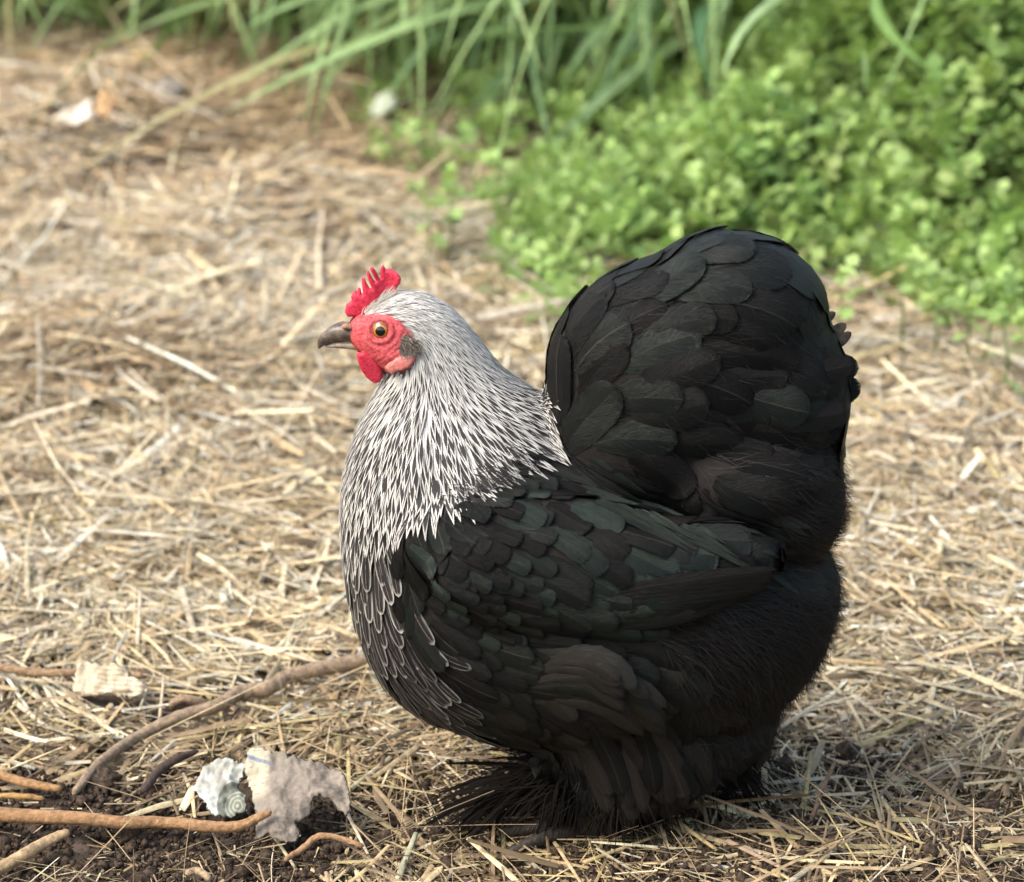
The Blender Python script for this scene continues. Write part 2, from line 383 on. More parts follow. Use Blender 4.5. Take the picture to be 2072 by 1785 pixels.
def bare_mask(x, y):             # 1 where the soil lies bare (front left and patches in front)
    p = PX(np.stack([x, y, np.zeros_like(x)], -1)); px, py = p[..., 0], p[..., 1]
    n = fbm(x * 16, y * 16, 44, 3) * 130
    a = sstep(-60, 60, (py - (1530 + .10 * px)) + n) * sstep(860, 600, px + n) * (1 + .16 * sstep(1660, 1720, py + n * .5))
    a = np.maximum(a, .93 * sstep(-30, 110, py - 1490 + n * 1.6) * sstep(500, 900, px))
    a = np.maximum(a, .75 * np.exp(-(((px - 30) / 90)**2 + ((py - 1440) / 45)**2)))
    a = np.maximum(a, .7 * np.exp(-(((px - 150) / 210)**2 + ((py - 775) / 40)**2)))
    a = np.maximum(a, .9 * np.exp(-(((px - 300) / 120)**2 + ((py - 380) / 32)**2)))
    a = np.maximum(a, .8 * np.exp(-(((px - 590) / 100)**2 + ((py - 455) / 35)**2)))
    a = np.maximum(a, .8 * np.exp(-(((px - 560) / 150)**2 + ((py - 205) / 45)**2)))
    return a
def mat_height(x, y): return .006 * (1 - .85 * bare_mask(x, y)) * (1 + .8 * fbm(x * 11, y * 11, 8, 3))
def dens_main(x, y):
    return (1 - .86 * bare_mask(x, y)) * (1 - .75 * sstep(.05, .35, weed_depth(x, y))) * (1 - .8 * sstep(1.25, 1.6, y + .3 * x))
litter('straw_litter', 62000, .026, .55, .0017, .45, .11, .003, dens_main, 'pale dry straw and hay stalks matted over the ground')
litter('straw_chaff', 26000, .009, .45, .0012, .40, .30, .003, lambda x, y: (1 - .5 * bare_mask(x, y)) * sstep(.9, .3, y), 'short broken straw chaff scattered over the soil', n=1)
litter('loose_straw', 3000, .050, .40, .0027, .30, .16, .006, lambda x, y: dens_main(x, y) * sstep(1.6, .9, y), 'longer loose straw stalks lying on top of the litter', n=3)
litter('hay_fibres', 6000, .040, .5, .00045, .3, .25, .006, lambda x, y: (1 - .5 * bare_mask(x, y)) * sstep(1.2, .5, y), 'fine hay fibres tangled in the straw', n=4)

# crumbs of soil
def icosa_crumbs(name, N, area, rmed, label):
    bm = bmesh.new(); bmesh.ops.create_icosphere(bm, subdivisions=1, radius=1)
    v0 = np.array([v.co for v in bm.verts]); f0 = np.array([[v.index for v in f.verts] for f in bm.faces]); bm.free()
    x, y = area(N); N = len(x); r = np.exp(rng.normal(math.log(rmed), .5, N)).clip(.0005, .009)
    sc = rng.uniform(.7, 1.3, (N, 1, 3)); jit = 1 + rng.uniform(-.28, .28, (N, len(v0), 1))
    V = v0[None] * sc * jit * r[:, None, None] + np.stack([x, y, hgt(x, y) + .003 + r * .35], -1)[:, None]
    F = (np.arange(N)[:, None, None] * len(v0) + f0[None]).reshape(-1, 3)
    tag(mesh_np(name, V.reshape(-1, 3), F, CLOD, smooth=False), label, None, None, 'stuff')
litter('brown_debris', 16000, .011, .5, .0011, .4, .25, .003, lambda x, y: bare_mask(x, y) * sstep(.35, .15, y) * sstep(-.35, -.05, x), 'rotted brown straw bits trodden into the soil around the hen', n=1)
def crumb_area(N):
    y = rng.uniform(-.17, .25, N * 6); x = (rng.random(N * 6) - .5) * .78
    k = rng.random(N * 6) < bare_mask(x, y)**1.2; return x[k][:N], y[k][:N]
icosa_crumbs('soil_crumbs', 26000, crumb_area, .00095, 'small crumbs of dark soil on the bare patches')

# ------------------------------------------------------------------ sheets cut to an outline
def sheet_grid(poly, cell):
    P = np.array(poly, float); x0, y0 = P.min(0) - cell; x1, y1 = P.max(0) + cell
    xs = np.arange(x0, x1 + cell, cell); ys = np.arange(y0, y1 + cell, cell); X, Y = np.meshgrid(xs, ys); n = len(xs)
    cxs = X[:-1, :-1] + cell / 2; cys = Y[:-1, :-1] + cell / 2; ins = inpoly(cxs, cys, poly)
    idx = np.argwhere(ins); a = idx[:, 0] * n + idx[:, 1]; F = np.stack([a, a + n, a + n + 1, a + 1], 1)
    used = np.unique(F); remap = -np.ones(X.size, int); remap[used] = np.arange(len(used)); F = remap[F]
    x = X.ravel()[used]; y = Y.ravel()[used]
    cnt = np.zeros(len(used), int); np.add.at(cnt, F.ravel(), 1); bnd = cnt < 4
    d, qx, qy = polydist(x, y, poly)
    x = np.where(bnd, qx, x); y = np.where(bnd, qy, y); d = np.where(bnd, 0, d)
    return x, y, d, bnd, F
def two_sided(name, poly, cell, place, thick, mat, parent=None, soft=6, colr=None, uvf=None):
    """place(x, y, side, thickness offset) -> 3D; a closed body with rounded edges"""
    x, y, d, bnd, F = sheet_grid(poly, cell); t = thick * np.sqrt(np.clip(1 - (1 - np.clip(d / soft, 0, 1))**2, 0, 1))
    V = np.concatenate([place(x, y, -t), place(x, y, t)]); n = len(x)
    F2 = np.concatenate([F, F[:, ::-1] + n]); uv = None
    if uvf: u = np.stack([x, y], -1); uv = np.concatenate([u, u]) / 1000.0
    c = None
    if colr is not None: cc = colr(x, y); c = np.concatenate([cc, cc])
    ob = mesh_np(name, V, F2, mat, parent, uv, c)
    bm = bmesh.new(); bm.from_mesh(ob.data); bmesh.ops.remove_doubles(bm, verts=bm.verts, dist=1e-6); bmesh.ops.recalc_face_normals(bm, faces=bm.faces)
    bm.to_mesh(ob.data); bm.free(); return ob

# ------------------------------------------------------------------ hen: body as one continuous surface
def loft(rows, seg=40, ex=2.15):
    V = []; F = []
    for (py, xl, xr, b) in rows:
        c = W((xl + xr) / 2, py); w = (xr - xl) / 2 * S * (1 - c[2] * .17)
        for k in range(seg):
            a = 2 * pi * k / seg; ca, sa = cos(a), sin(a)
            V.append((c[0] + w * math.copysign(abs(ca)**(2 / ex), ca), b * S * math.copysign(abs(sa)**(2 / ex), sa), c[2]))
    n = len(rows)
    for i in range(n - 1):
        for k in range(seg):
            F.append((i * seg + k, i * seg + (k + 1) % seg, (i + 1) * seg + (k + 1) % seg, (i + 1) * seg + k))
    F.append(tuple(range(seg))[::-1]); F.append(tuple((n - 1) * seg + k for k in range(seg)))
    return V, F
bmB = bmesh.new()
def add_raw(V, F):
    vs = [bmB.verts.new(v) for v in V]
    for f in F:
        try: bmB.faces.new([vs[i] for i in f])
        except ValueError: pass
def ellip(px, py, rx, rz, ry, y=0.0, rot=0.0, seg=24):
    c = W(px, py, y); V = []; F = []
    for i in range(seg + 1):
        th = pi * i / seg
        for k in range(seg):
            a = 2 * pi * k / seg
            lx, ly, lz = rx * S * sin(th) * cos(a), ry * S * sin(th) * sin(a), rz * S * cos(th)
            V.append((c[0] + lx * cos(rot) + lz * sin(rot), c[1] + ly, c[2] - lx * sin(rot) + lz * cos(rot)))
    for i in range(seg):
        for k in range(seg):
            F.append((i * seg + k, (i + 1) * seg + k, (i + 1) * seg + (k + 1) % seg, i * seg + (k + 1) % seg))
    add_raw(V, F)
rows = [(590, 800, 845, 12), (598, 782, 868, 24), (610, 762, 892, 34), (626, 742, 916, 43), (650, 706, 938, 51), (680, 701, 962, 56), (705, 716, 980, 60),
        (725, 748, 995, 64), (745, 772, 1010, 68), (770, 774, 1036, 80), (795, 762, 1075, 96), (820, 750, 1110, 115), (860, 730, 1140, 145), (900, 716, 1190, 175), (950, 703, 1300, 208),
        (1000, 696, 1450, 238), (1050, 694, 1580, 260), (1100, 696, 1660, 274), (1150, 702, 1690, 282), (1200, 712, 1694, 284), (1250, 724, 1684, 280),
        (1300, 742, 1666, 268), (1350, 766, 1636, 246), (1390, 798, 1600, 220), (1425, 850, 1560, 190), (1450, 920, 1530, 158), (1470, 1010, 1500, 125)]
add_raw(*loft(rows))
# tail cushion
ellip(1365, 768, 248, 240, 165); ellip(1475, 642, 182, 166, 135); ellip(1290, 850, 186, 190, 165); ellip(1545, 800, 160, 210, 135); ellip(1500, 930, 190, 120, 190); ellip(1562, 1005, 135, 160, 165)
for sg in (-1, 1):
    ellip(1140, 1140, 325, 140, 68, y=sg * .050, rot=.14); ellip(1165, 1180, 275, 112, 50, y=sg * .065, rot=.05)          # folded wings
    ellip(1400, 1130, 170, 75, 60, y=sg * .055, rot=-.02)
    ellip(1190, 1385, 165, 84, 85, y=sg * .046, rot=.30)           # thighs
    ellip(1290, 1500, 185, 125, 80, y=sg * .032, rot=.15)
    ellip(1270, 1585, 130, 72, 62, y=sg * .034, rot=-.05)
ellip(1450, 1450, 120, 95, 150, y=0)
meR = bpy.data.meshes.new('tmp'); bmB.to_mesh(meR); bmB.free()
tmp = bpy.data.objects.new('tmp', meR); col.objects.link(tmp)
rm = tmp.modifiers.new('r', 'REMESH'); rm.mode = 'VOXEL'; rm.voxel_size = .0021; rm.use_smooth_shade = True
sm = tmp.modifiers.new('s', 'SMOOTH'); sm.factor = .6; sm.iterations = 11
dg = bpy.context.evaluated_depsgraph_get(); ev = tmp.evaluated_get(dg)
body_me = bpy.data.meshes.new_from_object(ev); body_me.name = 'body'
bpy.data.objects.remove(tmp)
nv = len(body_me.vertices); bv = np.empty(nv * 3, np.float32); body_me.vertices.foreach_get('co', bv); bv = bv.reshape(-1, 3).astype(float)
body_me.calc_loop_triangles(); tri = np.empty(len(body_me.loop_triangles) * 3, np.int32); body_me.loop_triangles.foreach_get('vertices', tri); tri = tri.reshape(-1, 3)
bvh = BVHTree.FromPolygons([Vector(v) for v in bv], [tuple(map(int, t)) for t in tri])

HEN = empty('hen', (W(1250, FY)[0], 0, 0), 'plump black feather-footed bantam hen with silver neck hackles and red comb, standing on the straw', 'hen')
HEN0 = Vector(HEN.location)
def hchild(ob, parent=None):     # keep world placement under the hen's empty
    ob.parent = parent or HEN
    if parent is None: ob.location = Vector(ob.location) - HEN0
    return ob

def MPX(p):                      # layout coordinates of the near-side twin of a body point
    q = np.array(p, float); q[..., 1] = -np.abs(q[..., 1]); return PX(q)
# body colour (skin and under-down): dark, pale on the neck, red on the face
def bpoly(pts): return [(a * .2538 + 614.8, b * .2538 + 501.6) for a, b in pts]
FACEP = bpoly([(285, 590), (305, 540), (340, 505), (400, 500), (470, 490), (480, 540), (540, 515), (640, 520), (720, 550), (790, 600), (835, 670), (870, 700), (925, 760), (925, 830),
               (895, 900), (850, 965), (760, 985), (700, 1005), (640, 985), (590, 960), (500, 870), (420, 800), (370, 740), (330, 690), (290, 650)])
NECKP = [(700, 560), (880, 560), (1040, 680), (1100, 765), (1098, 835), (1060, 880), (985, 915), (935, 950), (890, 985), (850, 1000), (800, 1020), (755, 1040), (680, 1110), (640, 1000), (700, 830), (740, 770)]
bp = MPX(bv); fmask = inpoly(bp[:, 0], bp[:, 1], FACEP); nmask = inpoly(bp[:, 0], bp[:, 1], NECKP) & ~fmask
bc = np.tile([.010, .009, .009], (nv, 1)); bc[nmask & (bp[:, 1] < 900)] = (.30, .28, .25); bc[inpoly(bp[:, 0], bp[:, 1], [(745, 735), (860, 735), (850, 790), (790, 800), (745, 800)]) & ~fmask] = (.05, .045, .04); bc[fmask] = (.45, .06, .05)  # throat recess below the ear lobe coloured dark as painted shade
frontred = (bp[:, 0] < 725) & (bp[:, 1] < 712); bc[frontred] = (.45, .06, .05)
ca = body_me.color_attributes.new('fc', 'FLOAT_COLOR', 'POINT'); ca.data.foreach_set('color', np.concatenate([bc, np.ones((nv, 1))], 1).astype(np.float32).ravel())
body_me.materials.clear(); body_me.materials.append(M_attr('body_down', .8, 200, .2, .0006, .3))
bo = bpy.data.objects.new('body', body_me); col.objects.link(bo); hchild(bo)

# ---- feathers
POLY_WING = [(835, 1085), (860, 1055), (940, 1010), (1000, 975), (1050, 948), (1110, 945), (1190, 975), (1260, 1010), (1400, 1085), (1500, 1110), (1562, 1110), (1562, 1185),
             (1500, 1192), (1420, 1215), (1350, 1240), (1290, 1292), (1200, 1302), (1080, 1300), (950, 1275), (860, 1230), (820, 1150)]
POLY_TAIL = [(1080, 940), (1085, 830), (1110, 700), (1160, 590), (1280, 480), (1480, 430), (1650, 470), (1720, 600), (1760, 700), (1770, 800), (1700, 910), (1600, 950), (1500, 1000), (1400, 1010), (1280, 975), (1200, 930), (1130, 925)]
POLY_SADDLE = [(1090, 930), (1130, 915), (1200, 925), (1280, 968), (1400, 1005), (1520, 1010), (1580, 1060), (1570, 1130), (1480, 1110), (1380, 1080), (1250, 1005), (1180, 968), (1110, 940)]
POLY_THIGH = [(1040, 1305), (1200, 1300), (1290, 1305), (1345, 1340), (1380, 1420), (1480, 1450), (1560, 1470), (1550, 1570), (1450, 1640), (1350, 1680), (1240, 1690), (1140, 1620), (1060, 1520), (980, 1480), (950, 1400)]
def reg(p):                      # region code of layout points
    x, y = p[..., 0], p[..., 1]; r = np.full(x.shape, 9)
    r[(x < 1110) & (y > 1000)] = 4; r[(x > 1050) & (x < 1130) & (y > 860) & (y <= 1000)] = 2                                # flank and breast below the hackles
    r[(y > 1290) & (x < 1330)] = 4
    r[(x < 1000) & (y > 1000)] = 4
    r[inpoly(x, y, POLY_THIGH)] = 5
    r[inpoly(x, y, POLY_TAIL)] = 1; r[inpoly(x, y, POLY_SADDLE)] = 2; r[inpoly(x, y, POLY_WING)] = 3
    r[inpoly(x, y, NECKP)] = 6; r[inpoly(x, y, FACEP)] = 0; r[(x < 722) & (y < 715)] = 0
    return r
GUIDE = {
 6: [(740, 600, 1, -.1), (800, 598, 1, -.12), (870, 612, 1, .35), (820, 640, 1, .15), (845, 670, .75, .6), (920, 650, .85, .55), (880, 700, .5, .85), (960, 720, .72, .7), (1040, 785, .85, .45), (1090, 800, 1, .25), (1100, 850, .85, .5),
     (850, 740, .1, 1), (900, 780, .38, .92), (980, 800, .65, .75), (790, 775, -.6, .75), (760, 800, -.55, .85), (830, 800, -.2, 1), (740, 860, -.25, 1), (800, 880, -.05, 1), (880, 900, .22, 1), (980, 900, .5, .85), (1060, 900, .7, .7),
     (710, 960, -.08, 1), (780, 1000, .03, 1), (860, 1000, .22, 1), (950, 980, .45, .9), (1030, 940, .65, .75), (700, 1060, .02, 1), (760, 1080, .08, 1), (850, 1060, .25, 1)],
 4: [(700, 1100, .03, 1), (720, 1220, .15, 1), (760, 1330, .35, 1), (820, 1100, .35, .9), (790, 1200, .35, .95), (820, 1300, .55, .8), (830, 1390, .75, .6), (900, 1250, .9, .45), (920, 1340, .95, .3), (900, 1440, .95, .35), (1000, 1480, 1, .2), (1000, 1400, 1, .25), (1100, 1330, 1, .2)],
 3: [(860, 1100, .9, .45), (950, 1040, .85, .5), (1050, 980, .9, .35), (1120, 980, .8, .6), (900, 1180, 1, .25), (1000, 1120, .85, .5), (1000, 1220, 1, .2), (1120, 1080, .72, .7), (1200, 1060, .65, .75), (1150, 1200, .85, .45), (1100, 1270, 1, .08),
     (1280, 1120, .75, .6), (1300, 1220, .95, .15), (1400, 1150, 1, .15), (1500, 1150, 1, .0), (1250, 1270, .95, -.1)],
 2: [(1130, 930, .9, .3), (1250, 985, .88, .42), (1400, 1050, .88, .45), (1520, 1080, .85, .5)],
 1: [(1110, 900, .10, -1), (1110, 800, .18, -1), (1140, 690, .4, -.9), (1200, 600, .65, -.75), (1300, 525, .9, -.45), (1420, 480, 1, -.15), (1520, 480, 1, .25), (1600, 530, .8, .7), (1650, 620, .45, .9), (1680, 720, .5, .85),
     (1180, 800, .55, -.8), (1220, 700, .85, -.5), (1300, 620, 1, -.15), (1400, 580, 1, .05), (1500, 600, .9, .35), (1580, 680, .75, .65), (1180, 880, .9, -.35), (1280, 800, 1, -.18), (1400, 750, 1, -.05), (1520, 780, .9, .3),
     (1250, 900, 1, .15), (1380, 880, 1, .12), (1500, 900, .95, .2), (1620, 850, .9, .25), (1300, 960, .9, .4), (1450, 980, .9, .4)],
 5: [(1060, 1330, 1, .15), (1180, 1310, 1, .2), (1280, 1350, .8, .6), (1100, 1430, .95, .4), (1200, 1400, .9, .45), (1300, 1450, .6, .8), (1080, 1500, .9, .45), (1180, 1520, .65, .75), (1280, 1550, .3, .95), (1200, 1620, .1, 1), (1300, 1620, .1, 1)],
 9: [(1600, 980, .9, .3), (1650, 1100, .9, .2), (1670, 1200, .9, .35), (1640, 1330, .75, .75), (1550, 1430, .5, .9), (1450, 1300, .75, .5), (1400, 1400, .6, .8), (1480, 1550, .2, 1), (1560, 1250, .9, .45), (1380, 1260, .9, .3)],
}
GUIDE[0] = GUIDE[6]
GA = {k: np.array(v, float) for k, v in GUIDE.items()}
def flow(p, r):                  # 2D layout direction -> 3D direction
    g = GA[r]; d2 = ((g[:, :2] - p)**2).sum(1) + 60; w = d2**-1.6
    dn = g[:, 2:] / np.linalg.norm(g[:, 2:], axis=1)[:, None]; v = (w[:, None] * dn).sum(0)
    v /= np.linalg.norm(v) + 1e-9; return Vector((v[0], 0, -v[1] / cos(PITCH))).normalized()
# surface sampling
tv = bv[tri]; ta = .5 * np.linalg.norm(np.cross(tv[:, 1] - tv[:, 0], tv[:, 2] - tv[:, 0]), axis=1); tcdf = np.cumsum(ta); TA = tcdf[-1]
def surf_samples(N):
    t = np.searchsorted(tcdf, rng.random(N) * TA).clip(0, len(tri) - 1); a, b = rng.random(N), rng.random(N)
    f = a + b > 1; a[f] = 1 - a[f]; b[f] = 1 - b[f]
    return tv[t, 0] + a[:, None] * (tv[t, 1] - tv[t, 0]) + b[:, None] * (tv[t, 2] - tv[t, 0])
def poisson(pts, rad):
    rad = np.broadcast_to(rad, len(pts)); cell = rad.min(); grid = {}; out = []; R = rad.max()
    n = int(math.ceil(R / cell))
    for i, p in enumerate(pts):
        k = tuple((p // cell).astype(int)); ok = True
        for dx in range(-n, n + 1):
            for dy in range(-n, n + 1):
                for dz in range(-n, n + 1):
                    for q in grid.get((k[0] + dx, k[1] + dy, k[2] + dz), ()):
                        if ((p - q)**2).sum() < rad[i]**2: ok = False; break
                    if not ok: break
                if not ok: break
            if not ok: break
        if ok: grid.setdefault(k, []).append(p); out.append(i)
    return np.array(out, int)
def march(p, r, L, n, lift, jitter=0.0, root=.0001, curl=0.0, stiff=.45):
    if r in (1, 2, 3, 4, 5): root += random.random() * .0013
    """follow the feather flow over the body from p; returns spine points and normals"""
    p = Vector(p); loc, nor, _, _ = bvh.find_nearest(p)
    sp = []; ns = []; prev = None; ang = random.gauss(0, jitter); step = L / (n - 1)
    for i in range(n):
        t = i / (n - 1); q = MPX(np.array(loc)); f = flow(q, r)
        f = f - nor * f.dot(nor)
        if f.length < 1e-4: f = Vector((0, 0, -1)) - nor * nor.dot(Vector((0, 0, -1)))
        f.normalize(); side = nor.cross(f); f = (f * cos(ang) + side * sin(ang)).normalized()
        if prev: f = (f * (1 - stiff) + prev * stiff).normalized()
        off = root + lift * t + curl * t * t * t
        sp.append(loc + nor * off); ns.append(nor.copy()); prev = f
        nx = bvh.find_nearest(loc + f * step)
        if nx[0] is None: break
        nn = (nor * .35 + nx[1] * .65).normalized(); loc = nx[0]; nor = nn
    return sp, ns
def prof(kind, t):
    if kind == 'round': return min(1, .35 + (t / .3) * .65) * (math.sqrt(max(0, 1 - ((t - .70) / .30)**2)) if t > .70 else 1)
    if kind == 'square': return min(1, .45 + (t / .3) * .55) * (max(0, 1 - ((t - .82) / .18)**3.2)**.6 if t > .82 else 1)
    if kind == 'lance': return (.45 + .55 * min(1, t / .35)) * (max(0, 1 - ((t - .35) / .65)**1.7) if t > .35 else 1)
    return 1
TS = {'round': [0, .25, .5, .7, .82, .90, .96, 1.0], 'square': [0, .25, .5, .75, .86, .93, .98, 1.0], 'lance': [0, .25, .5, .68, .82, .92, 1.0]}
class FB:                        # feather buffer: merges many, or emits one by one
    def __init__(s, across=5): s.V = []; s.F = []; s.U = []; s.C = []; s.ac = across; s.n = 0
    def add(s, sp, ns, hw, kind, color, camber=.15, twist=0.0, fray=.0):
        ts = TS[kind]; n = len(sp); ac = s.ac; V = []; U = []
        for t in ts:
            f = t * (n - 1); i = min(int(f), n - 2); a = f - i
            c = sp[i].lerp(sp[i + 1], a); nn = ns[i].lerp(ns[i + 1], a).normalized()
            tg = (sp[i + 1] - sp[i]); j = max(0, i - 1) if a < .5 else min(n - 2, i + 1); tg = (tg.normalized() * (1 - abs(a - .5)) + (sp[j + 1] - sp[j]).normalized() * abs(a - .5)).normalized()
            side = tg.cross(nn).normalized(); nn2 = side.cross(tg)
            if twist: side, nn2 = side * cos(twist) + nn2 * sin(twist), nn2 * cos(twist) - side * sin(twist)
            w = hw * prof(kind, t) * (1 + (random.uniform(-fray, fray) if t > .5 else 0))
            for k in range(ac):
                u = k / (ac - 1) * 2 - 1
                sweep = -abs(u) * 0.0
                V.append(c + side * (u * w) - nn2 * (camber * hw * u * u * (w / hw))); U.append((k / (ac - 1), t))
        m = len(ts); F = [(i * ac + k, i * ac + k + 1, (i + 1) * ac + k + 1, (i + 1) * ac + k) for i in range(m - 1) for k in range(ac - 1)]
        s.V.append(np.array([tuple(v) for v in V])); s.F.append(np.array(F) + s.n); s.U.append(np.array(U)); s.C.append(np.tile(color, (len(V), 1))); s.n += len(V)
    def strand(s, pts, ns, w, color):
        V = []; U = []; n = len(pts)
        for i, p in enumerate(pts):
            tg = (pts[min(i + 1, n - 1)] - pts[max(i - 1, 0)]).normalized(); sd_ = tg.cross(ns[i])
            if sd_.length < 1e-6: sd_ = Vector((1, 0, 0))
            sd_.normalize(); ww = w * (1 - .8 * i / (n - 1))
            V += [p - sd_ * ww, p + sd_ * ww]; U += [(0, i / (n - 1)), (1, i / (n - 1))]
        F = [(2 * i, 2 * i + 1, 2 * i + 3, 2 * i + 2) for i in range(n - 1)]
        s.V.append(np.array([tuple(v) for v in V])); s.F.append(np.array(F) + s.n); s.U.append(np.array(U)); s.C.append(np.tile(color, (len(V), 1))); s.n += len(V)
    def build(s, name, mat, kind='stuff', parent=None):
        ob = mesh_np(name, np.concatenate(s.V), np.concatenate(s.F), mat, None, np.concatenate(s.U), np.concatenate(s.C))
        hchild(ob, parent)
        if kind: ob['kind'] = kind
        return ob
def one(name, mat, sp, ns, hw, kind, color, **kw):
    b = FB(5); b.add(sp, ns, hw, kind, color, **kw); ob = b.build(name, mat, None)
    c = Vector(sp[0]); ob.data.transform(__import__('mathutils').Matrix.Translation(-(c - HEN0))) if False else None
    return ob

def region3(c):                  # region of surface points, with the far side of the nape belonging to the neck
    m_ = MPX(c); q = PX(c); r_ = reg(m_); far = (c[:, 1] > 0) & (q[:, 0] < 1090) & (q[:, 0] > 860) & (q[:, 1] < 850); r_[far] = 6
    zf = np.nonzero(r_ == 0)[0]; d = polydist(m_[zf, 0], m_[zf, 1], FACEP)[0]; e_ = (d < 6) & ((m_[zf, 0] > 828) | ((m_[zf, 1] < 655) & (m_[zf, 0] > 738))) & inpoly(m_[zf, 0], m_[zf, 1], FACEP)
    r_[zf[e_]] = 6
    return r_
cand = surf_samples(60000); cp = MPX(cand); cr = region3(cand); near = cand[:, 1] < .012
def pick(mask, rad): 
    idx = np.nonzero(mask)[0]; r = rad if np.isscalar(rad) else rad[idx]
    return idx[poisson(cand[idx], r * S)]
R = random.random
# tail
idx = pick(cr == 1, 52.0)
idx = sorted(idx, key=lambda i: -float(cand[i][1] < .02) )
rest = FB(5); cnt = 0
for i in idx:
    big = R(); L = random.uniform(150, 200) * S; hw = random.uniform(35, 46) * S
    sp, ns = march(cand[i], 1, L, 6, random.uniform(8, 14) * S, .20, curl=-.0005)
    if any(PX(np.array(q_))[0] < 1104 and PX(np.array(q_))[1] > 640 for q_ in sp): continue
    g = R()**3; p = cp[i]
    top = float(sstep(660, 520, p[1])); g = min(1, g * .6 + top * .35)  # greenish highlight along the tail top painted through the feather colour and gloss
    c = (R(), g, R()**5 * .6)
    if near[i] and cnt < 290: one('tail_feather', BLACK, sp, ns, hw, 'round', c); cnt += 1
    else: rest.add(sp, ns, hw, 'round', c)
rest.build('far_side_tail_feathers', BLACK)
# wing
wr = np.where(cp[:, 0] < 1060, 27.0, np.where(cp[:, 0] < 1180, 36.0, 46.0)); wr = np.where((cp[:, 1] > 1150) & (cp[:, 0] < 1000), 22.0, wr)
idx = pick(cr == 3, wr); rest = FB(5); cnt = 0
for i in idx:
    p = cp[i]; r0 = wr[i]; L = r0 * random.uniform(2.7, 3.4) * S; hw = r0 * random.uniform(.60, .74) * S
    sp, ns = march(cand[i], 3, L, 6, random.uniform(7, 11) * S, .10, curl=-.0004)
    c = (R(), min(1, R()**2.6 * (1.3 if p[0] < 1400 else .4)), R()**5 * .6)
    if near[i] and cnt < 290: one('wing_feather', BLACK, sp, ns, hw, 'square', c, camber=.13); cnt += 1
    else: rest.add(sp, ns, hw, 'square', c)
rest.build('far_side_wing_feathers', BLACK)
# saddle
idx = pick(cr == 2, 26.0); rest = FB(5); cnt = 0
for i in idx:
    sp, ns = march(cand[i], 2, random.uniform(110, 170) * S, 6, random.uniform(7, 12) * S, .07)
    c = (R(), R()**1.8, R()**2 * .5)
    if near[i] and cnt < 200: one('saddle_feather', BLACK, sp, ns, random.uniform(10, 15) * S, 'lance', c); cnt += 1
    else: rest.add(sp, ns, 12 * S, 'lance', c)
rest.build('far_side_saddle_feathers', BLACK)
# flank, belly and laced breast
fr = np.where(cp[:, 0] < 800 + .35 * (cp[:, 1] - 1100).clip(0), 27.0, 40.0)
idx = pick(cr == 4, fr); rest = FB(5); cnt = 0; cntb = 0; lace_rest = FB(5)
for i in idx:
    p = cp[i]; edge = 785 + .38 * max(0, p[1] - 1120); lac = p[0] < edge + random.uniform(-12, 12)
    if lac:
        sp, ns = march(cand[i], 4, random.uniform(95, 135) * S, 6, random.uniform(5, 9) * S, .12)
        fade = float(sstep(1500, 1380, p[1]))
        c = (min(1, R() * .5 + .6 * float(sstep(1330, 1120, p[1]))), .9, 1.0)
        if near[i] and cntb < 290: one('breast_feather', HACK, sp, ns, random.uniform(12, 17) * S, 'round', c, camber=.12); cntb += 1
        else: lace_rest.add(sp, ns, 17 * S, 'round', c)
    else:
        sp, ns = march(cand[i], 4, random.uniform(110, 150) * S, 6, random.uniform(6, 10) * S, .12)
        c = (R(), R()**2 * .6, (R() < .22) * .9)
        if near[i] and cnt < 290: one('flank_feather', BLACK, sp, ns, random.uniform(22, 29) * S, 'round', c); cnt += 1
        else: rest.add(sp, ns, 25 * S, 'round', c)
rest.build('far_side_flank_feathers', BLACK); lace_rest.build('far_side_breast_feathers', HACK)
# thigh
idx = pick(cr == 5, 36.0); rest = FB(5); cnt = 0
for i in idx:
    sp, ns = march(cand[i], 5, random.uniform(110, 160) * S, 6, random.uniform(9, 18) * S, .22)
    c = (R(), R()**3 * .4 + .5 * float(sstep(1400, 1320, cp[i][1])), R()**4 * .5)  # upper edge of the thigh gets its highlight through the feather colour
    if near[i] and cnt < 200: one('thigh_feather', SOFT if R() < .4 else BLACK, sp, ns, random.uniform(22, 33) * S, 'round', c, camber=.15, fray=.12); cnt += 1
    else: rest.add(sp, ns, 26 * S, 'round', c)
rest.build('far_side_thigh_feathers', BLACK)
# neck hackles
hr = np.interp(cp[:, 1], [580, 640, 720, 820, 950, 1100], [5.0, 6.0, 7.5, 10.0, 13.0, 15.0])
cand2 = surf_samples(150000); cp2 = MPX(cand2); cr2 = region3(cand2)
m = cr2 == 6; cand, cp, cr = cand2[m], cp2[m], cr2[m]
hr = np.interp(cp[:, 1], [580, 640, 720, 820, 950, 1100], [4.8, 5.6, 6.8, 8.8, 11.0, 13.0])
idx = poisson(cand, hr * S); hk = FB(3)
for i in idx:
    p = cp[i]; y = p[1]; q = float(sstep(600, 900, y + .25 * (p[0] - 850)))
    L = (34 + 78 * float(sstep(600, 930, y))) * random.uniform(.9, 1.12) * S; hw = (2.6 + 6.6 * float(sstep(620, 1020, y))) * random.uniform(.85, 1.15) * S
    sp, ns = march(cand[i], 6, L, 5, (3.5 + 6 * q) * random.uniform(.85, 1.15) * S, .055)
    K = min(1, max(0, .34 + .62 * q + random.uniform(-.16, .16)))
    if p[0] > 1040: K = min(1, K + .25)
    hk.add(sp, ns, hw, 'lance', (R()**.7, K, 0.0), camber=.15)
hk.build('hackle_feathers', HACK)
wf = FB(3)
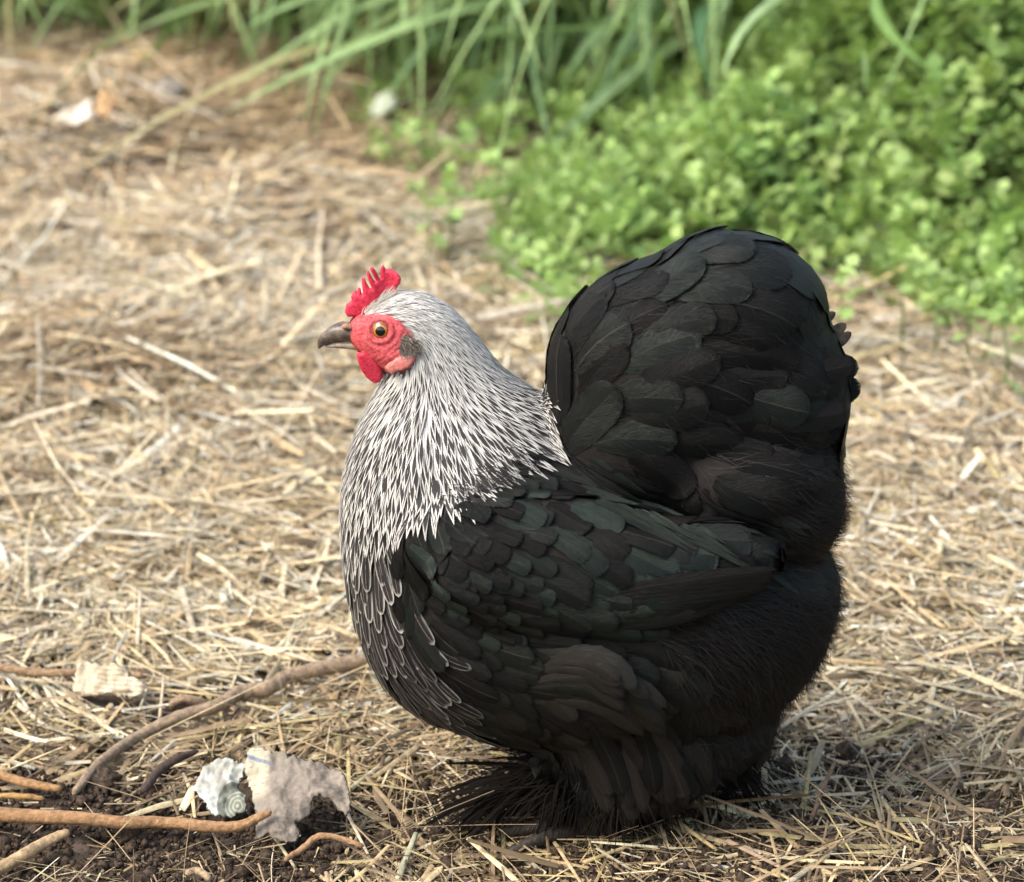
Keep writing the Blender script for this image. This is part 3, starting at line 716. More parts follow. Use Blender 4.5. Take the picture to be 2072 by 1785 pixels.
for i in rng.choice(len(cand), 2200, replace=False):
    sp, ns = march(cand[i], 6, random.uniform(18, 45) * S, 4, random.uniform(3, 10) * S, .22)
    wf.strand(sp, ns, .35 * S, (R(), 0, 0))
wf.build('hair_fine_neck_feathers', WHITEFLUFF)
# black fluff on the rear, belly and legs
m = np.isin(cr2, [9]) & (cp2[:, 1] > 900); fz = cand2[m]; fp = cp2[m]; sel = rng.permutation(len(fz))[:11000]; fl = FB(3)
for i in sel:
    sp, ns = march(fz[i], 9, random.uniform(35, 105) * S, 5, random.uniform(6, 30) * S, .36)
    fl.strand(sp, ns, random.uniform(.4, 1.2) * S, (R()**1.5, 0, 0))
fl.build('rear_fluff', FLUFF)
rp = pick_idx = poisson(fz, 34 * S); rf = FB(5)
for i in rp:
    sp, ns = march(fz[i], 9, random.uniform(90, 140) * S, 6, random.uniform(4, 10) * S, .3)
    rf.add(sp, ns, random.uniform(20, 30) * S, 'round', (R() * .6, R()**4 * .2, R()**5 * .5), fray=.2)
rf.build('rear_body_feathers', BLACK)
m = np.isin(cr2, [1, 5, 4]) ; fz = cand2[m]; fp = cp2[m]; sel = rng.permutation(len(fz))[:5200]; fl = FB(3)
for i in sel:
    r_ = int(cr2[m][i]); sp, ns = march(fz[i], r_, random.uniform(25, 60) * S, 4, random.uniform(8, 16) * S, .35)
    fl.strand(sp, ns, random.uniform(.3, .8) * S, (R(), 0, 0))
fl.build('loose_barbs', FLUFF)
m = (cr2 == 5) & (cp2[:, 1] > 1480); fz = cand2[m]; fl = FB(3)
for i in rng.permutation(len(fz))[:2200]:
    sp, ns = march(fz[i], 5, random.uniform(35, 80) * S, 5, random.uniform(4, 24) * S, .4)
    fl.strand(sp, ns, random.uniform(.5, 1.6) * S, (R(), 0, 0))
fl.build('leg_fluff', FLUFF)

# long feathers placed by hand: wing quills, tail edge, foot feathers
def free_feather(name, pts, hw, kind, color, nrm, mat=BLACK, single=True, buf=None, **kw):
    sp = [Vector(p) for p in pts]; ns = [Vector(nrm).normalized()] * len(sp)
    if single: return one(name, mat, sp, ns, hw, kind, color, **kw)
    buf.add(sp, ns, hw, kind, color, **kw)
def curve(pts, n=7):
    P = [np.array(p, float) for p in pts]; out = []
    for k in range(n):
        t = k / (n - 1)
        if len(P) == 3: out.append(P[0] * (1 - t)**2 + 2 * P[1] * t * (1 - t) + P[2] * t * t)
        else: out.append(P[0] * (1 - t) + P[1] * t)
    return out
def surf_path(pts, off0, off1, n=8, pull=0.0):
    """feather spine laid over the near side of the body through layout points"""
    sp = []; ns = []
    for k, q in enumerate(curve([np.array(a, float) for a in pts], n)):
        d = Vector(ray(q[0], q[1])).normalized(); h = bvh.ray_cast(Vector(CAM), d)
        if h[0] is None: h = bvh.find_nearest(sp[-1] if sp else Vector(W(q[0], q[1], -.03)))
        nn = (h[1] * .5 + Vector((0, -.5, .05))).normalized(); sp.append(h[0] + nn * (off0 + (off1 - off0) * k / (n - 1))); ns.append(nn)
    for _ in range(2): sp = [sp[0]] + [(sp[a - 1] + sp[a] * 2 + sp[a + 1]) / 4 for a in range(1, n - 1)] + [sp[-1]]
    return sp, ns
for k in range(10):              # long wing quills below the coverts, fanned to the wing tip
    t = k / 9; sp, ns = surf_path([(1170 + 60 * t, 1275 - 75 * t), (1340 + 20 * t, 1262 - 95 * t), (1440 + 120 * math.sin(1.45 * t + .1), 1218 - 78 * t)], .0006 + .0001 * k, .0058 + .0003 * k)
    one('wing_quill', BLACK, sp, ns, random.uniform(13, 17) * S, 'round', (R(), .1 + .25 * R(), .4), camber=.12)
for k in range(16):              # saddle plumes running back over the wing
    t = R(); x0 = 1160 + 200 * t; y0 = 975 + 75 * t + random.uniform(-14, 26); L = random.uniform(130, 200)
    sp, ns = surf_path([(x0, y0), (x0 + L * .5, y0 + L * .22), (x0 + L, y0 + L * .5)], .002, .0045); one('saddle_plume', BLACK, sp, ns, random.uniform(8, 12) * S, 'lance', (R(), .5 + .5 * R(), .5), camber=.12)
for k in range(15):              # big soft feathers arching over the thigh
    t = k / 14; y0 = 1420 - 85 * t + random.uniform(-8, 8); x0 = 1060 + 50 * t + random.uniform(-20, 20); x1 = 1250 + 95 * random.random(); y1 = 1350 + (x1 - 1240) * .55 + 100 * (1 - t) * R()
    sp, ns = surf_path([(x0, y0), ((x0 + x1) / 2 + 20, y0 - 55 + 20 * R()), (x1, y1)], .0008 + .0001 * k, .008 + .0003 * k)
    one('thigh_plume', SOFT if R() < .65 else BLACK, sp, ns, random.uniform(20, 30) * S, 'round', (.6 + .4 * R(), .25 + .5 * t * R(), .4 * R()), camber=.3, fray=.1)
for k in range(16):              # feathers hanging from the thigh to the foot
    x0 = random.uniform(1130, 1330); y0 = random.uniform(1440, 1500); x1 = x0 + random.uniform(30, 90) * (1 if x0 > 1180 else .8); y1 = y0 + random.uniform(110, 160)
    sp, ns = surf_path([(x0, y0), (x0 + (x1 - x0) * .7, (y0 + y1) / 2 - 10), (x1, y1)], .003, .009); one('thigh_plume', SOFT if R() < .65 else BLACK, sp, ns, random.uniform(18, 28) * S, 'round', (R(), .2 * R(), .5 * R()**2), camber=.3, fray=.15)
for (x0, y0, x1, y1, x2, y2, w, br) in [(1600, 720, 1670, 690, 1712, 655, 13, .9), (1610, 740, 1680, 710, 1722, 672, 12, .8), (1590, 700, 1650, 660, 1690, 632, 11, .9), (1580, 790, 1670, 740, 1738, 745, 30, .3),
                                        (1570, 820, 1680, 800, 1742, 780, 30, .3), (1560, 850, 1660, 850, 1712, 830, 30, .3), (1540, 880, 1640, 890, 1702, 862, 28, .3), (1580, 760, 1660, 760, 1728, 735, 26, .3), (1540, 900, 1620, 930, 1680, 900, 26, .3)]:
    y_ = random.uniform(-.025, .0) + (.03 if br > .5 else 0)
    ob = free_feather('tail_edge_feather', curve([W(x0, y0, y_ - .012), W(x1, y1, y_ - .006), W(x2, y2, y_)]), w * S, 'round', (R(), 0, .1), (0.1, -1, .3))
    if br > .5:
        ob.data.materials[0] = FLUFFB if 'FLUFFB' in globals() else None
        if ob.data.materials[0] is None:
            FLUFFB = M_plain('brown_feather', (.015, .011, .008), (.13, .085, .045), 120, .6, .0002); ob.data.materials[0] = FLUFFB
        ob['label'] = 'brownish worn tail feather tip'
def foot(cx, cy, y0, dirn, n, name, spread=1.0, lmax=250):
    b = FB(3)
    for k in range(n):
        t = R(); base = W(cx + random.uniform(-25, 35), cy + random.uniform(-35, 10), y0 + random.uniform(-.012, .012))
        L = random.uniform(.35, 1) * lmax * S; a = dirn + random.gauss(0, .55) * spread
        tip = Vector((base[0] + cos(a) * L, base[1] + sin(a) * L * .8, 0)); tip.z = float(hgt(tip.x, tip.y)) + random.uniform(.003, .016) + (.012 if R() < .2 else 0)
        mid = (Vector(base) * .45 + Vector(tip) * .55) + Vector((0, 0, random.uniform(.002, .012)))
        sp = [Vector(p) for p in curve([base, mid, tip])]
        b.add(sp, [Vector((0, -.45, 1)).normalized()] * 7, random.uniform(2, 7) * S, 'lance', (R() * .6, 0, 0), twist=random.gauss(0, .9), fray=.25)
        if k % 2 == 0:
            for _ in range(4):
                j = Vector((random.gauss(0, .006), random.gauss(0, .006), random.gauss(0, .003)))
                pts = [Vector(base) + j, Vector(mid) + j * 1.6, Vector(tip) + j * 2.4]; pts[2].z = max(pts[2].z, float(hgt(pts[2].x, pts[2].y)) + .002)
                b.strand(pts, [Vector((0, -.5, 1)).normalized()] * 3, random.uniform(.6, 1.4) * S, (R(), .1, 0))
    return b.build(name, FOOTF)
foot(1105, 1590, -.028, pi + .02, 95, 'foot_feathers', .55, 270)
foot(1150, 1600, -.032, pi + .8, 80, 'foot_feathers', .8, 85)
foot(1250, 1622, -.036, -pi / 2 - .1, 90, 'foot_feathers', 1.0, 45)
foot(1310, 1600, -.028, -.7, 60, 'foot_feathers', .8, 60)
foot(1160, 1590, .040, pi - .1, 80, 'foot_feathers', .8, 210)
foot(1450, 1545, .0, -.5, 70, 'foot_feathers', .9, 110)
# hanging thigh fluff between legs and rear
hg = FB(3)
for k in range(170):
    x = random.uniform(1090, 1530); y_ = random.uniform(-.048, .03); top = 1540 + (x - 1090) * -.10 + random.uniform(-40, 40)
    bot = np.interp(x, [1090, 1150, 1250, 1340, 1450, 1530], [1560, 1625, 1665, 1632, 1592, 1530]) + random.uniform(-28, 6)
    a = W(x - 20, top, y_); c = W(x + random.gauss(5, 18), bot, y_); m_ = W(x + random.gauss(4, 12), (top + bot) / 2, y_ - .006)
    if c[2] < .002: c[2] = .002
    hg.add([Vector(p) for p in curve([a, m_, c], 5)], [Vector((random.gauss(0, .3), -1, .1)).normalized()] * 5, random.uniform(6, 20) * S, 'lance', (R(), R()**4 * .2, R()**4 * .4), fray=.25)
hg.build('hanging_leg_feathers', BLACK)

# ---- legs with toes (mostly under the feathers)
def tube(pts, rad, mat, name, seg=8, colr=None, cap=True, noise_a=0.0):
    P = [Vector(p) for p in pts]; V = []; F = []; n = len(P)
    for i, p in enumerate(P):
        tg = (P[min(i + 1, n - 1)] - P[max(i - 1, 0)]).normalized(); a = tg.cross(Vector((0, 0, 1)));
        if a.length < .1: a = tg.cross(Vector((0, 1, 0)))
        a.normalize(); b = a.cross(tg)
        for k in range(seg):
            th = 2 * pi * k / seg; r = rad[i] * (1 + random.uniform(-noise_a, noise_a)); V.append(p + a * (cos(th) * r) + b * (sin(th) * r))
    for i in range(n - 1):
        for k in range(seg): F.append((i * seg + k, i * seg + (k + 1) % seg, (i + 1) * seg + (k + 1) % seg, (i + 1) * seg + k))
    if cap: F.append(tuple(range(seg))[::-1]); F.append(tuple((n - 1) * seg + k for k in range(seg)))
    c = None if colr is None else np.tile(colr, (len(V), 1)) * rng.uniform(.75, 1.2, (len(V), 1))
    return mesh_np(name, [tuple(v) for v in V], F, mat, None, None, c)
SHANK = M_plain('leg_skin', (.022, .016, .012), (.06, .045, .03), 400, .6)
for sg in (-1, 1):
    k = W(1210, 1480, sg * .036); f = W(1180, 1628, sg * .036); f[2] = .008
    lg = tube([k, (k + f) / 2, f], [.006, .005, .0055], SHANK, 'leg'); hchild(lg)
    for (dx, dy, l) in ((-1, 0, .045), (-.9, -.42, .038), (-.9, .42, .038), (.9, .1, .018)):
        q = f + np.array([dx * l, dy * l, 0]); q[2] = .005
        t = tube([f, (f + q) / 2 + np.array([0, 0, .003]), q, q + np.array([dx * .006, dy * .006, -.002])], [.0045, .004, .003, .0008], SHANK, 'toe'); t.parent = lg

# ---- face
def head_hit(x, y):
    d = Vector(ray(x, y)).normalized(); h = bvh.ray_cast(Vector(CAM), d)
    if h[0] is None:
        k = 1.0; p = Vector(W(x, y, -.004)); nn = bvh.find_nearest(p); return nn[0], nn[1]
    return h[0], h[1]
EYE = (770, 669)
x, y, d, bnd, F = sheet_grid(FACEP, 2.6)
V = []
for a, b, dd, bb in zip(x, y, d, bnd):
    p, n = head_hit(a, b); n = (n + Vector((0, -.6, .1))).normalized()
    r = math.hypot(a - EYE[0], (b - EYE[1]) * 1.05); th = math.atan2(b - EYE[1], a - EYE[0])
    h = 3.0 * min(1, dd / 6)
    h += 3.6 * math.exp(-((r - 24) / 4.2)**2) - 1.3 * math.exp(-((r - 31) / 3)**2) + 1.2 * math.exp(-((r - 39) / 5.5)**2) * (1 if b > 650 else .4)
    h -= 7 * math.exp(-(r / 15)**2)
    h += 4.2 * math.exp(-(((a - 790) / 24)**2 + ((b - 722) / 12)**2))          # cheek
    h += 1.5 * float(fbm(a / 9, b / 9, 51, 3)) + .6 * sin(a * .35 + b * .55 + 3 * float(vnoise(a / 14, b / 14, 5))) * float(sstep(690, 715, b))
    if bb: h = -1.5
    V.append(p + n * (h * S))
for sg in (1, -1):
    Vv = np.array([tuple(v) for v in V]); Vv[:, 1] *= sg
    hchild(mesh_np('face', Vv, F if sg == 1 else F[:, ::-1], FACE, None))
# eyes
pe, ne = head_hit(*EYE); rE = 21 * S
EYEW = M_plain('eye_rim', (.10, .055, .045), (.22, .12, .09), 900, .4)
IRIS = NT('orange_iris'); u_, v_ = IRIS.uv(); IRIS.set(Base_Color=IRIS.mix(IRIS.ss(.15, .75, v_), (.50, .20, .018), (.26, .065, .008)), Roughness=.25, Coat_Weight=1.0, Coat_Roughness=.03); IRIS = IRIS.m
PUP = M_plain('black_pupil', (.003, .003, .003), (.004, .004, .004), 10, .12, .0, .5, coat=1.0)
def capmesh(c, axis, r, a0, a1, name, mat, n=8, seg=28):
    axis = Vector(axis).normalized(); q = Vector((0, 0, 1)).rotation_difference(axis); V = []; U = []; F = []
    for i in range(n + 1):
        th = a0 + (a1 - a0) * i / n
        for k in range(seg):
            ph = 2 * pi * k / seg; V.append(Vector(c) + q @ Vector((r * sin(th) * cos(ph), r * sin(th) * sin(ph), r * cos(th)))); U.append((k / seg, i / n))
    for i in range(n):
        for k in range(seg): F.append((i * seg + k, (i + 1) * seg + k, (i + 1) * seg + (k + 1) % seg, i * seg + (k + 1) % seg))
    return mesh_np(name, [tuple(v) for v in V], F, mat, None, np.array(U))
for sg in (-1, 1):
    c = Vector((pe.x, -sg * pe.y if sg == 1 else pe.y, pe.z)); 
    c = Vector((pe.x, pe.y * (1 if sg == -1 else -1), pe.z)); ax = Vector((-.12, sg * 1.0, .10)).normalized()
    cc = c - ax * (rE * .62)
    e = capmesh(cc, ax, rE, 0.0, 2.2, 'eye', EYEW, 16); hchild(e)
    i_ = capmesh(cc, ax, rE * 1.012, .44, .86, 'iris', IRIS, 8); i_.parent = e
    p_ = capmesh(cc, ax, rE * 1.02, 0.0, .47, 'pupil', PUP, 8); p_.parent = e
# beak
def beak(name, rowsb, mat):
    seg = 16; V = []; F = []
    for (cx_, cy_, hh, hd, rot) in rowsb:
        c = W(cx_, cy_)
        for k in range(seg):
            a = 2 * pi * k / seg; l = hh * S * sin(a); V.append((c[0] + l * sin(rot), hd * S * cos(a), c[2] + l * cos(rot)))
    n = len(rowsb)
    for i in range(n - 1):
        for k in range(seg): F.append((i * seg + k, i * seg + (k + 1) % seg, (i + 1) * seg + (k + 1) % seg, (i + 1) * seg + k))
    F.append(tuple(range(seg))[::-1]); F.append(tuple((n - 1) * seg + k for k in range(seg)))
    return hchild(mesh_np(name, V, F, mat, None))
up = beak('upper_beak', [(730, 680, 17, 24, -.1), (712, 673, 19, 24, -.1), (696, 670, 19, 21, -.15), (681, 673, 17.5, 17, -.3), (668, 679, 15, 13.5, -.5), (657, 686.5, 12, 10, -.75), (650, 694, 8.5, 7, -1.0), (646.5, 701, 4.5, 4, -1.3), (645, 705.5, 1.2, 1.2, -1.5)], HORN)
beak('lower_beak', [(740, 700, 10, 21, 0), (720, 697, 9.5, 19, 0), (700, 696, 8.5, 15, 0), (682, 697, 7, 11, 0), (668, 698.5, 4.5, 7.5, 0), (658, 700, 1.5, 4, 0)], HORN2)
# nostril flap and gape corner
def blob(name, px, py, y, rx, rz, ry, mat, rot=0, parent=None, lump=.0):
    c = W(px, py, y); seg = 14; V = []; F = []
    for i in range(seg + 1):
        th = pi * i / seg
        for k in range(seg):
            a = 2 * pi * k / seg; j = 1 + lump * (float(vnoise(k * 1.3, i * 1.1, 3)) if k else 0)
            lx, ly, lz = rx * S * sin(th) * cos(a) * j, ry * S * sin(th) * sin(a) * j, rz * S * cos(th) * j
            V.append((c[0] + lx * cos(rot) + lz * sin(rot), c[1] + ly, c[2] - lx * sin(rot) + lz * cos(rot)))
    for i in range(seg):
        for k in range(seg): F.append((i * seg + k, (i + 1) * seg + k, (i + 1) * seg + (k + 1) % seg, i * seg + (k + 1) % seg))
    ob = mesh_np(name, V, F, mat, None)
    return hchild(ob) if parent is None else (setattr(ob, 'parent', parent) or ob)
DARK = M_plain('dark_hollow', (.015, .010, .008), (.03, .02, .015), 100, .8)
for sg in (-1, 1):
    blob('nostril_flap', 703, 662, sg * 19 * S, 12, 6.5, 6, NOSE, .15)
    blob('nostril', 702, 665.5, sg * 23.6 * S, 6, 1.8, 2.5, DARK, .2)
    blob('gape_corner', 727, 699, sg * 21 * S, 14, 3.2, 5, HORN2, .75)
# comb
COMBP = bpoly([(330, 512), (345, 450), (385, 425), (380, 390), (402, 352), (416, 352), (428, 362), (432, 325), (445, 325), (456, 368), (475, 365), (468, 290), (463, 245), (478, 243), (500, 290), (520, 322), (545, 320), (525, 260), (503, 195), (515, 184), (540, 240),
               (568, 268), (582, 258), (560, 215), (530, 160), (545, 147), (572, 190), (598, 245), (616, 240), (617, 160), (630, 147), (648, 182), (680, 178), (720, 193), (748, 210), (768, 240), (760, 280), (735, 312), (735, 360), (690, 400), (600, 430), (540, 470), (500, 520), (420, 545), (350, 545)])
def comb_place(x, y, t):
    P = W(x, y); P[:, 1] = t * S + (5 * np.sin(x * .09)) * S * sstep(620, 560, y); return P
def grow(P, k):
    out = []; n = len(P)
    ar = sum(P[i][0] * P[(i + 1) % n][1] - P[(i + 1) % n][0] * P[i][1] for i in range(n)); sg_ = 1 if ar > 0 else -1
    for i in range(n):
        a = np.array(P[i - 1], float); b = np.array(P[i], float); c_ = np.array(P[(i + 1) % n], float)
        t1 = (b - a) / (np.linalg.norm(b - a) + 1e-9); t2 = (c_ - b) / (np.linalg.norm(c_ - b) + 1e-9); t_ = t1 + t2; t_ /= np.linalg.norm(t_) + 1e-9
        out.append(tuple(b + np.array([t_[1], -t_[0]]) * sg_ * k))
    return out
COMBP = grow(COMBP, 1.7)
hchild(two_sided('comb', COMBP, 1.5, comb_place, 7.0, COMB, soft=9))
# wattles
WATP = [(722, 700), (725, 718), (733, 738), (745, 753), (758, 763), (769, 760), (776, 749), (775, 735), (766, 718), (752, 704), (738, 696)]
for sg in (-1, 1):
    sh = 0 if sg == -1 else -6
    def wp(x, y, t, sg=sg, sh=sh):
        P = W(x + sh, y + (0 if sg == -1 else -6), 0.0); k = sstep(700, 760, y); P[:, 1] = sg * (40 - 4 * k) * S + t * S; return P
    hchild(two_sided('wattle', WATP, 2.0, wp, 7, WATT, soft=9))
LOBP = [(776, 742), (782, 750), (793, 757), (802, 750), (815, 748), (828, 741), (838, 730), (842, 712), (832, 706), (818, 716), (800, 722), (786, 732)]
for sg in (-1, 1):
    def lp(x, y, t, sg=sg):
        V = []
        for a, b, tt in zip(x, y, t):
            p, n = head_hit(a, b); q = p + Vector((0, -1, 0)) * ((4 + tt * sg * -1) * S); V.append((q.x, q.y if sg == -1 else -q.y, q.z))
        return np.array(V)
    hchild(two_sided('ear_lobe', LOBP, 2.5, lp, 5, LOBE, soft=8))
# ear tuft of dark hair-like feathers
et = FB(3)
for k in range(420):
    a = random.uniform(0, 2 * pi); r = math.sqrt(R()) * (1 + .3 * sin(3 * a + 1)); x0 = 824 + 15 * r * cos(a) + random.gauss(0, 1.5); y0 = 697 + 17 * r * sin(a) + random.gauss(0, 1.5); p, n = head_hit(x0, y0)
    dr = Vector((.6 + random.gauss(0, .4), -.25, -.5 + random.gauss(0, .5))).normalized()
    pts = [p + n * (4 * S), p + n * (7 * S) + dr * (8 * S), p + n * (7.5 * S) + dr * (17 * S)]; pts = [Vector(q) for q in pts]
    for sg in (1, -1):
        et.strand([Vector((q.x, q.y * sg, q.z)) for q in pts], [Vector((0, -sg, .1))] * 3, 1.1 * S, (R(), 0, 0))
et.build('ear_tuft', M_strand('grey_ear_tuft', (.05, .04, .032), (.20, .165, .13), .7))
# pale bristles between comb and brow, over the neck edge of the face
br = FB(3)
for k in range(130):
    t = R(); x0, y0 = (735 + 50 * t, 632 - 34 * t); x0 += random.gauss(0, 4); y0 += random.gauss(0, 3)
    p, n = head_hit(x0, y0); L = random.uniform(16, 34) * S; dr = Vector((.75 + random.gauss(0, .15), -.05, .55 + random.gauss(0, .15))).normalized()
    for sg in (1, -1):
        pts = [p + n * (2 * S), p + n * (7 * S) + dr * L * .5, p + n * (8 * S) + dr * L]
        br.strand([Vector((q.x, q.y * sg, q.z)) for q in pts], [Vector((0, -sg, .1))] * 3, .8 * S, (R(), 0, 0))
br.build('brow_bristles', WHITEFLUFF)

# ------------------------------------------------------------------ roots and twigs
def root_thing(name, pts, radii, colr, label, cat, up=.0, seg=9, nsub=7, parts=None, group=None, knob=.012):
    """pts: layout points on the ground (x, y[, extra height])"""
    P = [];
    for q in pts: g = onG(q[0], q[1]); g = onG(q[0], q[1], (q[2] if len(q) > 2 else 0) + .008 + 1.2 * float(mat_height(*onG(q[0], q[1])[:2]))); P.append(g)
    P = np.array(P); R_ = np.array(radii, float); n = (len(P) - 1) * nsub + 1; tt = np.linspace(0, len(P) - 1, n)
    # catmull-rom
    out = []; rr = []
    for t in tt:
        i = min(int(t), len(P) - 2); f = t - i; p0 = P[max(i - 1, 0)]; p1 = P[i]; p2 = P[i + 1]; p3 = P[min(i + 2, len(P) - 1)]
        q = .5 * ((2 * p1) + (-p0 + p2) * f + (2 * p0 - 5 * p1 + 4 * p2 - p3) * f * f + (-p0 + 3 * p1 - 3 * p2 + p3) * f**3)
        out.append(q + rng.normal(0, .00012, 3)); r = (R_[i] * (1 - f) + R_[i + 1] * f) * S; rr.append(r * (1 + knob * math.sin(t * 5.1 + pts[0][0]) * .5 + random.uniform(-knob, knob) * .6))
    rr[0] *= .6; rr[-1] *= .5
    ob = tube(out, rr, BARK, name, seg, colr, noise_a=.006); rebase(ob, out[0]); tag(ob, label, cat, group); return ob, out
ORG = (.36, .205, .10)
rt, pts_ = root_thing('root', [(150, 1605), (200, 1545), (280, 1490), (360, 1452), (440, 1428), (478, 1405), (510, 1397), (545, 1392), (580, 1370), (640, 1355), (700, 1343), (745, 1335)],
           [8, 11, 12, 14, 15, 17, 16, 17, 16, 17, 17, 15], (.37, .27, .18), 'long crooked brown root running up to the hen breast', 'root')
stub = tube([Vector(onG(430, 1428, .006)), Vector(onG(400, 1418, .010)), Vector(onG(365, 1412, .013)), Vector(onG(348, 1425, .010)), Vector(onG(352, 1440, .004))], [9 * S, 10 * S, 10 * S, 9 * S, 7 * S], BARK, 'stub', 8, (.40, .28, .18), noise_a=.08)
stub.data.transform(__import__('mathutils').Matrix.Translation(-rt.location)); stub.parent = rt
root_thing('root', [(-40, 1645, .006), (60, 1652, .006), (150, 1655, .006), (250, 1664, .006), (340, 1664, .007), (420, 1672, .008), (480, 1672, .009), (520, 1655, .012), (548, 1643, .014)], [15, 15, 14, 13, 12, 12, 11, 9, 6], (.42, .24, .12),
           'thick orange root lying along the bottom left of the soil', 'root')
root_thing('root', [(-30, 1770, .004), (40, 1735, .006), (90, 1705, .008), (140, 1682, .010)], [12, 13, 12, 8], (.50, .35, .20), 'pale tan root piece in the bottom left corner', 'root')
root_thing('root', [(-30, 1552, .003), (20, 1575, .004), (70, 1588, .004), (125, 1597, .003)], [9, 10, 10, 7], (.42, .24, .11), 'short orange root below the torn printed page at the left edge', 'root')
root_thing('root', [(575, 1740, .002), (610, 1718, .004), (645, 1692, .008), (690, 1697, .006), (735, 1712, .003)], [5, 7, 7, 6, 5], (.40, .24, .13), 'thin bent tan root right under the torn brown paper', 'root')
root_thing('root', [(-30, 1345, .004), (50, 1358, .004), (120, 1362, .004), (200, 1356, .004), (290, 1368, .004)], [9, 10, 9, 9, 8], (.40, .26, .15), 'tan root behind the torn printed page', 'root')
root_thing('root', [(290, 1600, .002), (320, 1560, .004), (360, 1535, .006), (400, 1520, .006)], [9, 10, 9, 5], (.10, .07, .06), 'dark grey brown root between the long root and the torn paper', 'root')
root_thing('root', [(375, 1768, .003), (400, 1762, .004), (425, 1780, .003)], [6, 8, 7], (.45, .33, .2), 'small pale root stub at the bottom edge of the soil', 'root')
root_thing('root', [(0, 1610, .002), (50, 1612, .003), (90, 1616, .002)], [6, 7, 5], (.44, .26, .10), 'small orange root just above the thick orange root', 'root')
root_thing('twig', [(1640, 1660, .0), (1662, 1600, .018), (1690, 1540, .034)], [5, 5, 4], (.22, .15, .11), 'brown twig standing in the straw behind the feet of the hen', 'twig', knob=.05)

def clod(px, py, r, label):
    bm = bmesh.new(); bmesh.ops.create_icosphere(bm, subdivisions=4, radius=1); c = onG(px, py)
    for v in bm.verts:
        k = v.co.copy(); n = .45 * float(fbm(k.x * 1.8 + px, k.y * 1.8 + k.z * 2.1, 7, 4)) + .30 * float(vnoise(k.x * 5 + k.z * 3, k.y * 5 - k.z * 4 + px, 4)) + .14 * float(vnoise(k.x * 13 + k.z * 7, k.y * 13 - k.z * 9 + px, 5))
        v.co = k * (r * S * (1 + n)); v.co.z *= .8
    me = bpy.data.meshes.new('soil_clod'); bm.to_mesh(me); bm.free(); me.materials.append(CLOD); me.polygons.foreach_set('use_smooth', [True] * len(me.polygons))
    o = bpy.data.objects.new('soil_clod', me); o.location = (c[0], c[1], c[2] + r * S * .45); col.objects.link(o); tag(o, label, 'soil clod')
clod(205, 1600, 38, 'large dark soil clod at the lower end of the long crooked root')
clod(716, 1338, 27, 'soil clod clinging to the root beside the hen breast')
clod(165, 1437, 20, 'dark soil clod just below the torn printed page')
clod(205, 1475, 15, 'small round soil clod between the printed page and long root')
clod(385, 1530, 20, 'soil clod between the long root and the torn brown paper')
clod(465, 1575, 16, 'soil clod tucked against the grey printed paper')
clod(60, 1590, 18, 'dark soil clod between the two orange roots at left')
clod(20, 1450, 30, 'dark soil clod at the left edge beside the straw')
clod(260, 1700, 34, 'crumbly soil clod below the thick orange root')

# ------------------------------------------------------------------ torn paper
def tilted(px, py, basey_px, tilt):   # plane hinged on the ground at layout row basey_px and leaning back by tilt
    g = onG(float(np.mean(px)), basey_px, .011); n = np.array([0, -sin(tilt), cos(tilt)])
    d = ray(px, py); k = ((g - CAM) @ n) / (d @ n); return CAM + d * k[..., None], n
def paper(name, poly, base, tilt, amp, mat, colr, label, cat, freq=22, th=1.1, cell=3.0, parent=None, up=0.0):
    P = [];                                                  # ragged outline
    for i in range(len(poly)):
        a, b = np.array(poly[i], float), np.array(poly[(i + 1) % len(poly)], float); n = max(2, int(np.linalg.norm(b - a) / 5))
        for k in range(n): P.append(tuple(a + (b - a) * k / n + rng.normal(0, 2.2, 2)))
    def place(x, y, t):
        q, n = tilted(x, y, base, tilt); z = amp * (fbm(x / freq, y / freq, 61, 4) * 2.2 + .22 * fbm(x / 7, y / 7, 63, 2)) * S + t * S + up * S
        return q + n * z[:, None]
    ob = two_sided(name, P, cell, place, th, mat, soft=3, colr=colr, uvf=True)
    if parent: ob.parent = parent; ob.data.transform(__import__('mathutils').Matrix.Translation(-parent.location))
    else: rebase(ob, tilted(np.array([poly[0][0]]), np.array([base]), base, tilt)[0][0]); tag(ob, label, cat)
    return ob
def M_page():
    m = NT('printed_page'); n = m.noise(120, 5, rough=.7); u, v = m.uv()
    ln = m.math('SINE', m.math('MULTIPLY', m.math('ADD', v, m.math('MULTIPLY', u, -.10)), 2 * pi * 1000 / 9.5))
    wd = m.n('ShaderNodeTexNoise'); cb = m.n('ShaderNodeCombineXYZ'); m.l(m.math('MULTIPLY', u, 330), cb.inputs[0]); m.l(m.math('FLOOR', m.math('MULTIPLY', v, 105)), cb.inputs[1]); m.l(cb.outputs[0], wd.inputs['Vector']); wd.inputs['Scale'].default_value = 1; wd.inputs['Detail'].default_value = 1
    ink = m.math('MULTIPLY', m.math('MULTIPLY', m.ss(.35, .7, ln), m.ss(.42, .52, wd.outputs[0])), m.ss(.185, .205, u))
    c = m.mix(m.ss(.35, .7, n), (.44, .35, .23), (.62, .53, .39)); c = m.mix(m.math('MULTIPLY', ink, .65), c, (.13, .11, .10))
    m.set(Base_Color=c, Roughness=.8, Specular_IOR_Level=.25); m.bump(n, .5, .0008); return m.m
